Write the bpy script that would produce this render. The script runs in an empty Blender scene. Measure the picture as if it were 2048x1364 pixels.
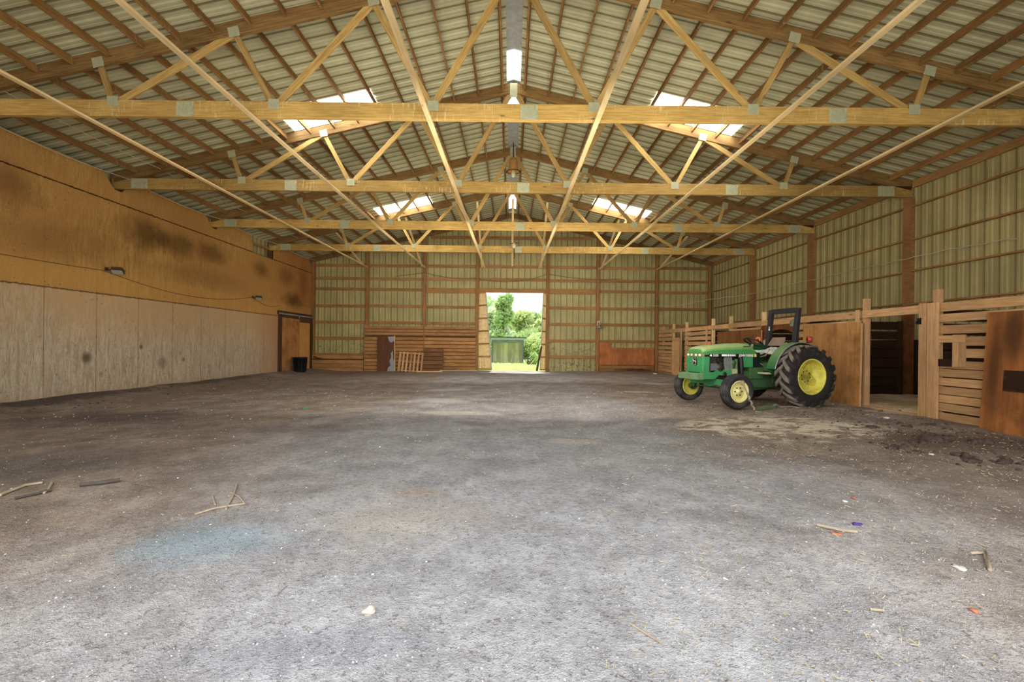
WORLD, SUN, EXPO = 1.3, 5.2, 0.42
def _r(t): return (3.14159265/2 + t, 0, 0)      # lamp facing +Y, tilted up by t
FILL_LAMPS = [((0, .6, 2.2), _r(.0), 10, 2.6, 270, (1.0,.97,.94)), ((0, 7.2, 2.4), _r(.30), 7, 2.2, 240, (1.0,.95,.88)), ((0, 14.6, 2.8), _r(.30), 8, 2.6, 190, (1.0,.94,.86))]  # unseen fill lamps added inside the barn, facing away from the camera
import bpy, bmesh, math, random
from mathutils import Vector, Matrix
R = random.Random(11)
SC = bpy.context.scene
COL = SC.collection
PI = math.pi
V = Vector

# ------------------------------------------------------------------ camera
FPX, CX, CY, HC = 910.0, 1022.0, 690.0, 1.30      # focal length and level axis in frame pixels, eye height in metres
cd = bpy.data.cameras.new('camera'); cam = bpy.data.objects.new('camera', cd); COL.objects.link(cam)
cd.sensor_width = 36.0; cd.lens = FPX / 2048 * 36.0
cd.shift_x = (1024 - CX) / 2048; cd.shift_y = (CY - 682) / 2048
cd.clip_end = 400; cd.clip_start = 0.05
cam.location = (0, 0, HC); ROLL = .0105; cam.rotation_euler = (PI / 2, -ROLL, 0)
SC.camera = cam
def px(x, Y): return (x - CX) * Y / FPX
def pz(y, Y): return HC + (CY - y) * Y / FPX

# ------------------------------------------------------------------ mesh builder
class MB:
    def __init__(s): s.v = []; s.f = []; s.sm = []
    def add(s, vs, fs, smooth=False):
        b = len(s.v); s.v += [V(p) for p in vs]
        for f in fs: s.f.append([i + b for i in f]); s.sm.append(smooth)
    def box(s, lo, hi, M=None):
        x0, y0, z0 = lo; x1, y1, z1 = hi
        p = [V(q) for q in ((x0,y0,z0),(x1,y0,z0),(x1,y1,z0),(x0,y1,z0),(x0,y0,z1),(x1,y0,z1),(x1,y1,z1),(x0,y1,z1))]
        if M is not None: p = [M @ q for q in p]
        s.add(p, [(0,3,2,1),(4,5,6,7),(0,1,5,4),(1,2,6,5),(2,3,7,6),(3,0,4,7)])
        return s
    def beam(s, a, b, w, h, up=(0,0,1)):
        M, L = axes(a, b, up); s.box((0, -w/2, -h/2), (L, w/2, h/2), M); return s
    def tube(s, pts, r, n=8, cap=True):
        pts = [V(p) for p in pts]; rs = r if isinstance(r, (list, tuple)) else [r] * len(pts)
        rings = []; prev = None
        for i, p in enumerate(pts):
            d = (pts[min(i+1, len(pts)-1)] - pts[max(i-1, 0)]).normalized()
            if prev is None:
                a = d.orthogonal().normalized()
            else:
                a = prev - d * prev.dot(d)
                a = a.normalized() if a.length > 1e-6 else d.orthogonal().normalized()
            prev = a; c = d.cross(a)
            rings.append([p + (a * math.cos(2*PI*k/n) + c * math.sin(2*PI*k/n)) * rs[i] for k in range(n)])
        vs = [q for rg in rings for q in rg]; fs = []
        for i in range(len(pts)-1):
            for k in range(n):
                fs.append((i*n+k, i*n+(k+1) % n, (i+1)*n+(k+1) % n, (i+1)*n+k))
        s.add(vs, fs, True)
        if cap:
            s.add(rings[0], [tuple(reversed(range(n)))]); s.add(rings[-1], [tuple(range(n))])
        return s
    def lathe(s, prof, n=32, M=None, smooth=True, a0=0.0, a1=2*PI):
        # prof = [(axial, radius)]; axis = local Y
        full = abs(a1 - a0 - 2*PI) < 1e-6; m = n if full else n + 1
        vs = []
        for (ax, r) in prof:
            for k in range(m):
                t = a0 + (a1 - a0) * k / n
                p = V((r * math.cos(t), ax, r * math.sin(t))); vs.append(M @ p if M is not None else p)
        fs = []
        for i in range(len(prof)-1):
            for k in range(n):
                k2 = (k+1) % m
                fs.append((i*m+k, (i+1)*m+k, (i+1)*m+k2, i*m+k2))
        s.add(vs, fs, smooth); return s
    def prism(s, poly, t, M=None):
        # poly in local XZ, thickness t along +Y
        n = len(poly)
        vs = [V((a, 0, b)) for a, b in poly] + [V((a, t, b)) for a, b in poly]
        if M is not None: vs = [M @ q for q in vs]
        fs = [tuple(range(n)), tuple(reversed(range(n, 2*n)))] + [(i, i+n, (i+1) % n + n, (i+1) % n) for i in range(n)]
        s.add(vs, fs); return s
    def loft(s, secs, smooth=False, cap=True):
        n = len(secs[0]); vs = [p for sec in secs for p in sec]; fs = []
        for i in range(len(secs)-1):
            for k in range(n):
                fs.append((i*n+k, i*n+(k+1) % n, (i+1)*n+(k+1) % n, (i+1)*n+k))
        s.add(vs, fs, smooth)
        if cap:
            s.add(secs[0], [tuple(reversed(range(n)))]); s.add(secs[-1], [tuple(range(n))])
        return s
    def mesh(s, name, mat, fix=True):
        me = bpy.data.meshes.new(name); me.from_pydata([tuple(p) for p in s.v], [], s.f)
        if any(s.sm): me.polygons.foreach_set('use_smooth', s.sm)
        if fix:
            bm = bmesh.new(); bm.from_mesh(me); bmesh.ops.recalc_face_normals(bm, faces=bm.faces); bm.to_mesh(me); bm.free()
        if mat: me.materials.append(mat)
        me.update(); return me
    def build(s, name, mat, parent=None, fix=True, bevel=0.0):
        o = bpy.data.objects.new(name, s.mesh(name, mat, fix)); COL.objects.link(o)
        if parent is not None: o.parent = parent
        if bevel:
            b = o.modifiers.new('bevel', 'BEVEL'); b.width = bevel; b.segments = 2; b.limit_method = 'ANGLE'
        return o

def axes(a, b, up=(0,0,1)):
    a, b = V(a), V(b); d = b - a; L = d.length; x = d / L; u = V(up)
    if abs(x.dot(u)) > 0.999: u = V((0,1,0))
    y = u.cross(x).normalized(); z = x.cross(y)
    M = Matrix(((x.x,y.x,z.x,a.x),(x.y,y.y,z.y,a.y),(x.z,y.z,z.z,a.z),(0,0,0,1)))
    return M, L

def tag(o, label=None, cat=None, group=None, kind=None):
    if label: o['label'] = label
    if cat: o['category'] = cat
    if group: o['group'] = group
    if kind: o['kind'] = kind
    elif cat: o['kind'] = 'thing'
    return o
def empty(name, loc=(0,0,0), rz=0.0, label=None, cat=None, group=None):
    o = bpy.data.objects.new(name, None); COL.objects.link(o); o.empty_display_size = 0.2
    o.location = loc; o.rotation_euler = (0, 0, rz)
    return tag(o, label, cat, group)
def struct(mb, name, mat, fix=True):
    return tag(mb.build(name, mat, None, fix), kind='structure')
_cache = {}
def board(name, a, b, w, h, mat, parent=None, up=(0,0,1), nseg=1):
    """A sawn board along local X from a to b; w across, h along 'up'. Equal boards share a mesh."""
    M, L = axes(a, b, up); key = (name, round(L,3), w, h, mat.name)
    if key not in _cache:
        c = min(.006, w*.12, h*.12); secs = []
        for x in (0, L):
            secs.append([V((x, y, z)) for y, z in ((-w/2+c,-h/2),(w/2-c,-h/2),(w/2,-h/2+c),(w/2,h/2-c),(w/2-c,h/2),(-w/2+c,h/2),(-w/2,h/2-c),(-w/2,-h/2+c))])
        m = MB(); m.loft(secs); _cache[key] = m.mesh(name, mat)
    o = bpy.data.objects.new(name, _cache[key]); COL.objects.link(o)
    if parent is not None: o.parent = parent
    o.matrix_local = M
    return o
def copy_tree(o, parent=None):
    c = o.copy(); COL.objects.link(c)
    if parent is not None: c.parent = parent
    for ch in list(o.children): copy_tree(ch, c)
    return c

# ------------------------------------------------------------------ node helper
class NT:
    def __init__(s, name):
        s.m = bpy.data.materials.new(name); s.m.use_nodes = True; s.t = s.m.node_tree; s.t.nodes.clear()
        s.out = s.t.nodes.new('ShaderNodeOutputMaterial'); s._tc = None
    def n(s, ty, **kw):
        nd = s.t.nodes.new(ty)
        for k, v in kw.items(): setattr(nd, k, v)
        return nd
    def link(s, a, b): s.t.links.new(a, b)
    def setv(s, sock, v):
        if hasattr(v, 'links') or isinstance(v, bpy.types.NodeSocket): s.link(v, sock)
        elif isinstance(v, (tuple, list)) and len(v) == 3 and sock.type == 'RGBA': sock.default_value = (*v, 1)
        else: sock.default_value = v
    def tc(s, which='Object'):
        if s._tc is None: s._tc = s.n('ShaderNodeTexCoord')
        return s._tc.outputs[which]
    def math(s, op, a, b=0.0, c=None, clamp=False):
        nd = s.n('ShaderNodeMath', operation=op); nd.use_clamp = clamp
        s.setv(nd.inputs[0], a); s.setv(nd.inputs[1], b)
        if c is not None: s.setv(nd.inputs[2], c)
        return nd.outputs[0]
    def xyz(s, vec):
        nd = s.n('ShaderNodeSeparateXYZ'); s.link(vec, nd.inputs[0]); return nd.outputs
    def comb(s, x, y, z):
        nd = s.n('ShaderNodeCombineXYZ')
        for i, q in enumerate((x, y, z)): s.setv(nd.inputs[i], q)
        return nd.outputs[0]
    def mapv(s, vec, scale=(1,1,1), loc=(0,0,0), rot=(0,0,0)):
        nd = s.n('ShaderNodeMapping'); s.link(vec, nd.inputs[0])
        nd.inputs['Scale'].default_value = scale; nd.inputs['Location'].default_value = loc; nd.inputs['Rotation'].default_value = rot
        return nd.outputs[0]
    def noise(s, vec, scale=5, detail=4, rough=.55, dist=0.0):
        nd = s.n('ShaderNodeTexNoise'); s.link(vec, nd.inputs['Vector'])
        nd.inputs['Scale'].default_value = scale; nd.inputs['Detail'].default_value = detail
        nd.inputs['Roughness'].default_value = rough; nd.inputs['Distortion'].default_value = dist
        return nd.outputs[0]
    def voro(s, vec, scale=5, feature='F1'):
        nd = s.n('ShaderNodeTexVoronoi', feature=feature); s.link(vec, nd.inputs['Vector']); nd.inputs['Scale'].default_value = scale
        return nd.outputs
    def ramp(s, fac, lo, hi, a=0.0, b=1.0):
        nd = s.n('ShaderNodeMapRange', interpolation_type='SMOOTHSTEP'); s.setv(nd.inputs[0], fac)
        for i, q in zip((1,2,3,4), (lo, hi, a, b)): s.setv(nd.inputs[i], q)
        return nd.outputs[0]
    def mix(s, fac, a, b, blend='MIX'):
        nd = s.n('ShaderNodeMix', data_type='RGBA', blend_type=blend)
        s.setv(nd.inputs[0], fac); s.setv(nd.inputs[6], a); s.setv(nd.inputs[7], b)
        return nd.outputs[2]
    def spot(s, vec, c, r, soft=1.0, wob=None):
        """1 inside an ellipsoid at c with radii r, fading to 0."""
        m = s.n('ShaderNodeVectorMath', operation='SUBTRACT'); s.link(vec, m.inputs[0]); m.inputs[1].default_value = c
        d = s.n('ShaderNodeVectorMath', operation='DIVIDE'); s.link(m.outputs[0], d.inputs[0]); d.inputs[1].default_value = r
        l = s.n('ShaderNodeVectorMath', operation='LENGTH'); s.link(d.outputs[0], l.inputs[0]); q = l.outputs['Value']
        if wob is not None: q = s.math('ADD', q, wob)
        return s.ramp(q, 1.0 - soft, 1.0, 1.0, 0.0)
    def rand(s):
        return s.n('ShaderNodeObjectInfo').outputs['Random']
    def bsdf(s, color, rough=.8, metal=0.0, bump=None, bump_d=.02, bump_s=.5, spec=.3, emit=None, emit_s=0.0, alpha=None):
        p = s.n('ShaderNodeBsdfPrincipled'); s.setv(p.inputs['Base Color'], color); s.setv(p.inputs['Roughness'], rough)
        s.setv(p.inputs['Metallic'], metal); p.inputs['Specular IOR Level'].default_value = spec
        if bump is not None:
            b = s.n('ShaderNodeBump'); b.inputs['Strength'].default_value = bump_s; b.inputs['Distance'].default_value = bump_d
            s.link(bump, b.inputs['Height']); s.link(b.outputs[0], p.inputs['Normal'])
        if emit is not None:
            s.setv(p.inputs['Emission Color'], emit); p.inputs['Emission Strength'].default_value = emit_s
        s.link(p.outputs[0], s.out.inputs[0]); return p

def wood(name, c0, c1, streak=0.0, dirt=.3, rough=.85, var=.25, dirtcol=(.06,.035,.018), streakcol=(.75,.62,.36), knots=True):
    t = NT(name); oc = t.tc(); r = t.rand()
    off = t.comb(t.math('MULTIPLY', r, 37.0), t.math('MULTIPLY', r, 91.0), t.math('MULTIPLY', r, 53.0))
    ad = t.n('ShaderNodeVectorMath', operation='ADD'); t.link(oc, ad.inputs[0]); t.link(off, ad.inputs[1]); p = ad.outputs[0]
    g = t.noise(t.mapv(p, (1.2, 22, 22)), 2.2, 6, .62, .4)
    big = t.noise(p, .9, 3)
    col = t.mix(t.ramp(g, .32, .70), c0, c1)
    k = t.math('MULTIPLY_ADD', r, var*2, 1-var)
    k = t.math('MULTIPLY', k, t.ramp(big, .25, .75, .82, 1.14))
    col = t.mix(1.0, col, t.comb(k, k, k), 'MULTIPLY')
    d = t.math('MULTIPLY', t.ramp(t.noise(t.mapv(p, (.8, 2.5, 2.5)), 1.6, 5, .65), .52, .75), dirt)
    col = t.mix(d, col, dirtcol)
    if knots:
        vo = t.voro(t.mapv(p, (1.0, 3.5, 3.5)), 1.3)
        col = t.mix(t.math('MULTIPLY', t.ramp(vo[0], .045, .10, 1, 0), .6), col, dirtcol)
    if streak:
        sn = t.noise(t.mapv(p, (16, 1.0, 1.6)), 2.6, 3, .6, .3)
        patch = t.ramp(t.noise(p, 1.1, 2), .42, .62)
        col = t.mix(t.math('MULTIPLY', t.math('MULTIPLY', t.ramp(sn, .58, .66), patch), streak), col, streakcol)
    t.bsdf(col, rough, bump=g, bump_d=.004, bump_s=.5, spec=.2)
    return t.m
def plain(name, col, rough=.6, metal=0.0, spec=.4, var=.15, scale=9.0, dirt=0.0, dirtcol=(.09,.07,.05), dscale=4.0, bump=0.0):
    t = NT(name); oc = t.tc(); n = t.noise(oc, scale, 4)
    k = t.ramp(n, .25, .75, 1-var, 1+var)
    c = t.mix(1.0, col, t.comb(k, k, k), 'MULTIPLY')
    if dirt: c = t.mix(t.math('MULTIPLY', t.ramp(t.noise(oc, dscale, 6, .65), .46, .68), dirt), c, dirtcol)
    t.bsdf(c, rough, metal, spec=spec, bump=n if bump else None, bump_d=bump or .01)
    return t.m
def S(r, g, b):
    f = lambda c: (c/255/12.92) if c/255 <= .04045 else ((c/255+.055)/1.055)**2.4
    return (f(r), f(g), f(b))

# ------------------------------------------------------------------ materials
M_TRUSS = wood('truss timber', S(164,128,62), S(192,156,88), streak=.55, dirt=.25)
M_WEB = wood('web timber', S(164,128,66), S(194,160,96), dirt=.2)
M_CHORD = wood('dark rafter timber', S(112,84,44), S(146,112,64), dirt=.35, var=.12)
M_PURLIN = wood('purlin timber', S(124,88,46), S(160,118,66), streak=.3, dirt=.4, var=.2)
M_BRACE = wood('pale brace timber', S(232,196,132), S(246,220,166), dirt=.08, var=.1)
M_GIRT = wood('girt timber', S(142,102,58), S(172,130,80), dirt=.45, var=.15)
M_POST = wood('post timber', S(134,94,54), S(164,120,74), dirt=.35, var=.12)
M_STALL = wood('stall timber', S(186,140,94), S(212,170,122), dirt=.22, var=.12)
M_STALLD = wood('dark and shaded stall timber', S(46,29,19), S(66,43,27), dirt=.6)  # on the partitions this dark tone carries the shade inside the stalls
M_PLANK = wood('plank timber', S(156,110,64), S(186,138,86), dirt=.4, var=.12)
M_DARKW = wood('dark weathered timber', S(70,48,32), S(104,74,48), dirt=.6)
M_PALLET = wood('pallet timber', S(186,142,96), S(208,166,120), dirt=.25)
M_PALLETD = wood('old pallet timber', S(96,64,42), S(132,94,62), dirt=.6)
M_STUB = wood('pale stub timber', S(214,178,122), S(232,200,148), dirt=.05)

def metal_sheet(name, base, dirt, axis):
    t = NT(name); oc = t.tc('Object'); x, y, z = t.xyz(oc)
    n1 = t.noise(oc, 1.1, 5, .6); n2 = t.noise(t.mapv(oc, (7, 7, .5)), 1.4, 5, .65)
    k = t.ramp(n1, .3, .7, .86, 1.10)
    c = t.mix(1.0, base, t.comb(k, k, k), 'MULTIPLY')
    c = t.mix(t.math('MULTIPLY', t.ramp(n2, .5, .72), dirt), c, S(112,84,50))
    if axis != 'roof':
        low = t.math('MULTIPLY', t.ramp(z, .2, 2.6, 1, 0), t.ramp(t.noise(oc, 9, 6, .7), .52, .60))
        c = t.mix(t.math('MULTIPLY', low, .75), c, S(92,88,68))
    u = {'back': x, 'side': y, 'roof': y}[axis]
    ph = t.math('FRACT', t.math('DIVIDE', t.math('ADD', u, 30.0), .305))
    groove_dark = t.math('MULTIPLY', t.ramp(t.math('ABSOLUTE', t.math('SUBTRACT', ph, .5)), .06, .10, 1, 0), .62 if axis != 'roof' else .78)  # puts the shade of each rib groove into the sheet colour
    c = t.mix(groove_dark, c, S(92,80,44))
    t.bsdf(c, .55, 0.0, spec=.35); return t.m
M_WALLM = metal_sheet('wall sheet metal', S(176,164,108), .4, 'back')
M_WALLS = metal_sheet('side sheet metal', S(172,156,104), .35, 'side')
M_ROOFM = metal_sheet('roof sheet metal', S(186,180,140), .12, 'roof')

# left plywood lining
def lining():
    t = NT('plywood lining'); oc = t.mapv(t.tc('Object'), loc=(0,0,.105)); x, y, z = t.xyz(oc)
    wob = t.math('MULTIPLY', t.math('SUBTRACT', t.noise(oc, 1.4, 3), .5), .05)
    zz = t.math('ADD', z, wob)
    grain = t.noise(t.mapv(oc, (1, 5, .7)), 2.2, 6, .65, 1.2)
    cath = t.noise(t.mapv(oc, (1, 2.4, .45)), 1.7, 3, .5, 2.6)
    cathw = t.math('ABSOLUTE', t.math('SUBTRACT', t.math('FRACT', t.math('MULTIPLY', cath, 9.0)), .5))
    fine = t.noise(oc, 26, 4, .65)
    big = t.noise(oc, .55, 5, .6)
    orange = t.mix(t.ramp(grain, .3, .7), S(176,130,66), S(206,162,94))
    orange = t.mix(t.ramp(big, .38, .66), orange, S(184,136,76))
    k = t.ramp(fine, .3, .7, .86, 1.1); orange = t.mix(1.0, orange, t.comb(k, k, k), 'MULTIPLY')
    red = t.ramp(y, 17.0, 22.0); orange = t.mix(t.math('MULTIPLY', red, .55), orange, S(168,104,56))
    grey = t.mix(t.ramp(grain, .34, .68), S(178,160,134), S(212,196,170))
    grey = t.mix(t.math('MULTIPLY', t.ramp(cathw, .26, .46), .55), grey, S(160,124,84))
    grey = t.mix(t.math('MULTIPLY', t.ramp(z, .9, 2.5), t.ramp(big, .3, .62, .35, .95)), grey, S(200,164,114))
    grey = t.mix(t.math('MULTIPLY', t.ramp(y, 17.0, 19.4), .6), grey, S(178,124,76))
    c = t.mix(t.ramp(zz, 2.54, 2.56), grey, orange)
    # pale band between the plywood seam and the cord line
    band = t.math('MULTIPLY', t.ramp(zz, 2.56, 2.6), t.ramp(zz, 3.05, 3.2, 1, 0))
    c = t.mix(t.math('MULTIPLY', band, .45), c, S(206,154,84))
    # smoke coloured smudges under the upper seam and round stains
    w2 = t.math('MULTIPLY', t.math('SUBTRACT', t.noise(oc, 2.2, 4), .5), .9)
    for (cy, cz, ry, rz, a) in ((9.0,4.5,.9,.7,.55),(12.4,4.35,1.1,.7,.75),(13.6,4.3,1.3,.6,.7),(15.1,4.35,1.3,.5,.65),(18.2,4.3,.8,.5,.6),(20.2,4.35,1.0,.6,.5),
                            (20.9,3.35,1.3,.5,.8),(10.2,3.6,2.6,.6,.35),(14.8,3.5,3.2,.5,.3),(11.4,4.1,2,.6,.2),(21.8,4.2,.7,1.4,.4)):
        c = t.mix(t.math('MULTIPLY', t.spot(oc, (-10, cy, cz), (9, ry, rz), .85, w2), a), c, S(92,62,30))
    for (cy, cz, r, a) in ((10.72,1.0,.20,.85),(13.05,.80,.26,.5),(13.9,.86,.10,.7),(12.3,1.25,.1,.8),(11.1,.6,.1,.4)):
        c = t.mix(t.math('MULTIPLY', t.spot(oc, (-10, cy, cz), (9, r, r), .8), a), c, S(96,76,58))
    # pale knocks and splatter
    c = t.mix(t.math('MULTIPLY', t.ramp(t.noise(oc, 7, 6, .75), .66, .72), .4), c, S(214,190,150))
    # nail heads in rows, seams
    vo = t.voro(t.mapv(oc, (1, 5, 5)), 1.0)
    c = t.mix(t.math('MULTIPLY', t.ramp(vo[0], .07, .10, 1, 0), .5), c, S(90,56,32))
    sv = t.math('FRACT', t.math('DIVIDE', t.math('ADD', y, 30-10.1+.013), 1.235))
    groove_dark = t.math('MULTIPLY', t.ramp(t.math('ABSOLUTE', t.math('SUBTRACT', sv, .0)), .006, .016, 1, 0), t.ramp(zz, 2.52, 2.6, .7, .22))
    c = t.mix(groove_dark, c, S(72,46,24))
    wob2 = t.math('ADD', z, t.math('MULTIPLY', t.math('SUBTRACT', t.noise(oc, 9, 4, .7), .5), .07))
    for zc, a in ((2.55, .75), (4.89, .95)):
        c = t.mix(t.math('MULTIPLY', t.ramp(t.math('ABSOLUTE', t.math('SUBTRACT', wob2, zc)), .008, .022, 1, 0), a), c, S(60,38,18))
    # damp band and dirt along the ground
    low = t.ramp(t.math('ADD', z, t.math('MULTIPLY', t.noise(oc, 3, 5, .7), .5)), .35, .62, 1, 0)
    c = t.mix(t.math('MULTIPLY', low, .5), c, S(176,146,118))
    c = t.mix(t.math('MULTIPLY', t.ramp(t.noise(t.mapv(oc,(1,1.2,.35)), 3, 6, .7), .55, .72), t.ramp(z, .2, 1.6, .35, 0)), c, S(110,84,62))
    t.bsdf(c, .85, bump=grain, bump_d=.006, bump_s=.4, spec=.15); return t.m
M_LINING = lining()

def plywood(name, c0, c1, stain, spots=(), dark=S(60,32,16)):
    t = NT(name); oc = t.tc('Object'); x, y, z = t.xyz(oc)
    g = t.noise(t.mapv(oc, (6, 6, .6)), 1.8, 6, .65, 1.0); big = t.noise(oc, 1.5, 5, .65)
    c = t.mix(t.ramp(g, .3, .7), c0, c1)
    c = t.mix(t.math('MULTIPLY', t.ramp(big, .42, .66), stain), c, dark)
    w = t.math('MULTIPLY', t.math('SUBTRACT', t.noise(oc, 3, 4), .5), .8)
    for cc, rr, a in spots: c = t.mix(t.math('MULTIPLY', t.spot(oc, cc, rr, .9, w), a), c, dark)
    t.bsdf(c, .8, bump=g, bump_d=.004, spec=.2); return t.m
M_PLY = plywood('door plywood', S(172,118,64), S(196,142,84), .5)
M_PLYL = plywood('side door plywood', S(176,118,64), S(200,144,86), .45, dark=S(84,52,30))
M_PLYL2 = plywood('pale patch plywood', S(208,148,80), S(222,166,98), .15)
M_PLYB = plywood('low plywood', S(168,100,56), S(188,120,72), .4, dark=S(96,58,38))
M_PLYP = plywood('stall partition plywood', S(116,68,36), S(140,88,48), .6)
M_PLYD = plywood('dark leaning plywood', S(92,58,40), S(112,74,52), .3)

def floor_mat():
    t = NT('dirt floor'); oc = t.tc('Object'); x, y, z = t.xyz(oc)
    big = t.noise(oc, .38, 5, .6); mid = t.noise(oc, 1.7, 4, .65); fine = t.noise(oc, 30, 3, .8); grit = t.noise(oc, 95, 1, .75)
    grey = t.mix(t.ramp(mid, .3, .7), S(154,153,155), S(182,182,185))
    brown = t.mix(t.ramp(mid, .3, .7), S(130,114,98), S(162,145,128))
    # brown towards the side walls and the far end, bare grey along the middle and near the open front
    ax = t.math('ABSOLUTE', t.math('ADD', x, t.math('MULTIPLY', t.math('SUBTRACT', big, .5), 5.0)))
    side = t.ramp(t.math('SUBTRACT', ax, t.math('MULTIPLY', y, .06)), .7, 4.2)
    far = t.ramp(y, 4.5, 13.0, 0.0, .55)
    f = t.math('ADD', side, far, clamp=True)
    c = t.mix(f, grey, brown)
    m2 = t.noise(oc, 7, 3, .7); kk = t.ramp(m2, .3, .7, .91, 1.07); c = t.mix(1.0, c, t.comb(kk, kk, kk), 'MULTIPLY')
    m3 = t.noise(t.mapv(oc, loc=(3,7,1)), 17, 2, .7); kk = t.ramp(m3, .3, .7, .86, 1.11); c = t.mix(1.0, c, t.comb(kk, kk, kk), 'MULTIPLY')
    c = t.mix(t.math('MULTIPLY', t.ramp(t.noise(oc, .9, 4, .7), .52, .68), t.ramp(f, .0, .8, .35, .6)), c, S(112,102,94))
    c = t.mix(t.math('MULTIPLY', t.ramp(t.noise(t.mapv(oc, loc=(9,4,0)), .7, 4, .7), .54, .70), .4), c, S(190,186,178))
    # stains: faint blue, orange, dark, sandy
    w = t.math('MULTIPLY', t.math('SUBTRACT', t.noise(oc, 1.6, 4, .7), .5), 1.5)
    for (cx, cy, rx, ry, col, a) in ((-2.05,3.05,.75,.42,S(140,164,176),.55),(-.75,3.45,.9,.6,S(192,180,168),.4),(-.8,4.0,.35,.2,S(176,150,122),.35),
            (-7.2,8.4,2.4,1.1,S(88,76,70),.65),(-4.9,4.9,1.6,.8,S(92,84,80),.6),(-3.2,7.0,1.8,.6,S(108,100,98),.5),(-4.5,3.1,1.2,.8,S(112,106,106),.4),(-.9,1.95,.7,.22,S(120,122,138),.4),
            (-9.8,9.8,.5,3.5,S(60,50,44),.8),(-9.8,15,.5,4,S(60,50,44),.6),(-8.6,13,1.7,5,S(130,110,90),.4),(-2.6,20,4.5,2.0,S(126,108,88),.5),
            (6.0,6.0,2.4,1.0,S(106,86,68),.8),(8.2,6.8,2.0,2.0,S(104,82,64),.6),(5.8,9.9,1.6,1.0,S(116,96,76),.8),(5.2,4.0,1.9,.8,S(128,116,106),.4),
            (1.4,21.8,2.6,.7,S(190,188,190),.5),(3.5,13,2.0,1.2,S(150,126,100),.5)):
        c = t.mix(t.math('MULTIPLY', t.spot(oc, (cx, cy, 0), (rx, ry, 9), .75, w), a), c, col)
    sand = t.mix(t.ramp(t.noise(t.mapv(oc, (1, 1.35, 1)), 2.6, 6, .72, .3), .44, .54), S(150,132,112), S(228,212,188))
    wr = t.math('MULTIPLY', t.math('SUBTRACT', t.noise(oc, 1.2, 4, .7), .5), 1.1)
    c = t.mix(t.spot(oc, (4.25,7.25,0), (1.75,1.25,9), .35, wr), c, sand)
    for (cx, cy, rx, ry) in ((-1.6,10.6,.9,.7),(-1.0,8.6,1.1,.35),(.9,6.2,.5,.25),(5.0,15.5,.7,.5),(3.5,12.6,.6,.35),(7.2,8.7,.35,.6),(6.6,9.2,.3,.3),(-1.8,13.5,.8,.4)):
        c = t.mix(t.math('MULTIPLY', t.spot(oc, (cx, cy, 0), (rx, ry, 9), .6, w), .65), c, S(204,196,182))
    # grit: dark crumbs and bright chips
    c = t.mix(t.ramp(fine, .54, .68, 0, .6), c, S(78,70,64))
    c = t.mix(t.ramp(grit, .60, .72, 0, .45), c, S(214,212,210))
    v1 = t.voro(oc, 52); keep = t.ramp(t.xyz(v1[1])[0], .55, .6)
    c = t.mix(t.math('MULTIPLY', t.math('MULTIPLY', t.ramp(v1[0], .10, .16, 1, 0), keep), .8), c, S(232,230,226))
    v2 = t.voro(oc, 34); keep2 = t.ramp(t.xyz(v2[1])[1], .62, .66)
    c = t.mix(t.math('MULTIPLY', t.math('MULTIPLY', t.ramp(v2[0], .10, .20, 1, 0), keep2), .5), c, S(58,52,48))
    h = t.math('ADD', t.math('MULTIPLY', fine, .6), t.math('ADD', t.math('MULTIPLY', grit, .35), mid))
    t.bsdf(c, .95, bump=h, bump_d=.03, bump_s=.8, spec=.1); return t.m
M_FLOOR = floor_mat()

def skylight_mat():
    t = NT('translucent roof light'); oc = t.tc('Object'); x, y, z = t.xyz(oc)
    st = t.math('ABSOLUTE', t.math('SUBTRACT', t.math('FRACT', t.math('DIVIDE', y, .076)), .5))
    k = t.ramp(st, .05, .45, .82, 1.0)
    c = t.mix(1.0, S(232,240,250), t.comb(k, k, k), 'MULTIPLY')
    t.bsdf(c, .5, emit=c, emit_s=SKYLIGHT); return t.m
SKYLIGHT = 13.0
M_SKYL = skylight_mat()
t = NT('ridge light'); t.bsdf(S(230,234,236), .5, emit=S(232,238,246), emit_s=2.6); M_RIDGEL = t.m
M_RIDGE = plain('ridge metal', S(158,156,150), .5)
M_PLATE = plain('galvanised gusset', S(172,170,132), .65, 0.0, var=.15, scale=14, dirt=.35, dirtcol=S(110,100,70), dscale=9)
M_BLACK = plain('black plastic', S(20,20,22), .45)
M_DARKMETAL = plain('dark metal', S(44,42,42), .5, .5)
M_WIRE = plain('pale cable', S(188,176,148), .7)
M_WIRED = plain('dusty cable', S(120,96,60), .8)
M_GLASS = plain('lamp glass', S(172,186,172), .15, spec=.6, var=.05)
M_BROWNM = plain('brown fixture', S(74,52,32), .6)
M_GALV = plain('galvanised metal', S(150,152,150), .5, .4, dirt=.5, dirtcol=S(92,80,64))

# ------------------------------------------------------------------ room shell
YB, YF = 22.93, -1.2            # back wall sheets, open front
XW = 10.17                      # side wall sheets
EAVE, RID, SL = 5.6, 7.95, .235
def roofz(x): return RID - SL * abs(x)
def floorz(x, y):
    z = ROLL * x + .17 * max(0, min(1, (-x - 8.6) / 1.4))**1.5
    z += .035 * math.sin(x*.7 + .4) * math.sin(y*.45 + 1.2)
    z += -.09 * max(0, min(1, (x - 5) / 3)) * max(0, min(1, (y - 15) / 6))
    return z * (1 - max(0, min(1, (y - 22) / 1.0)) * .4)

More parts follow.
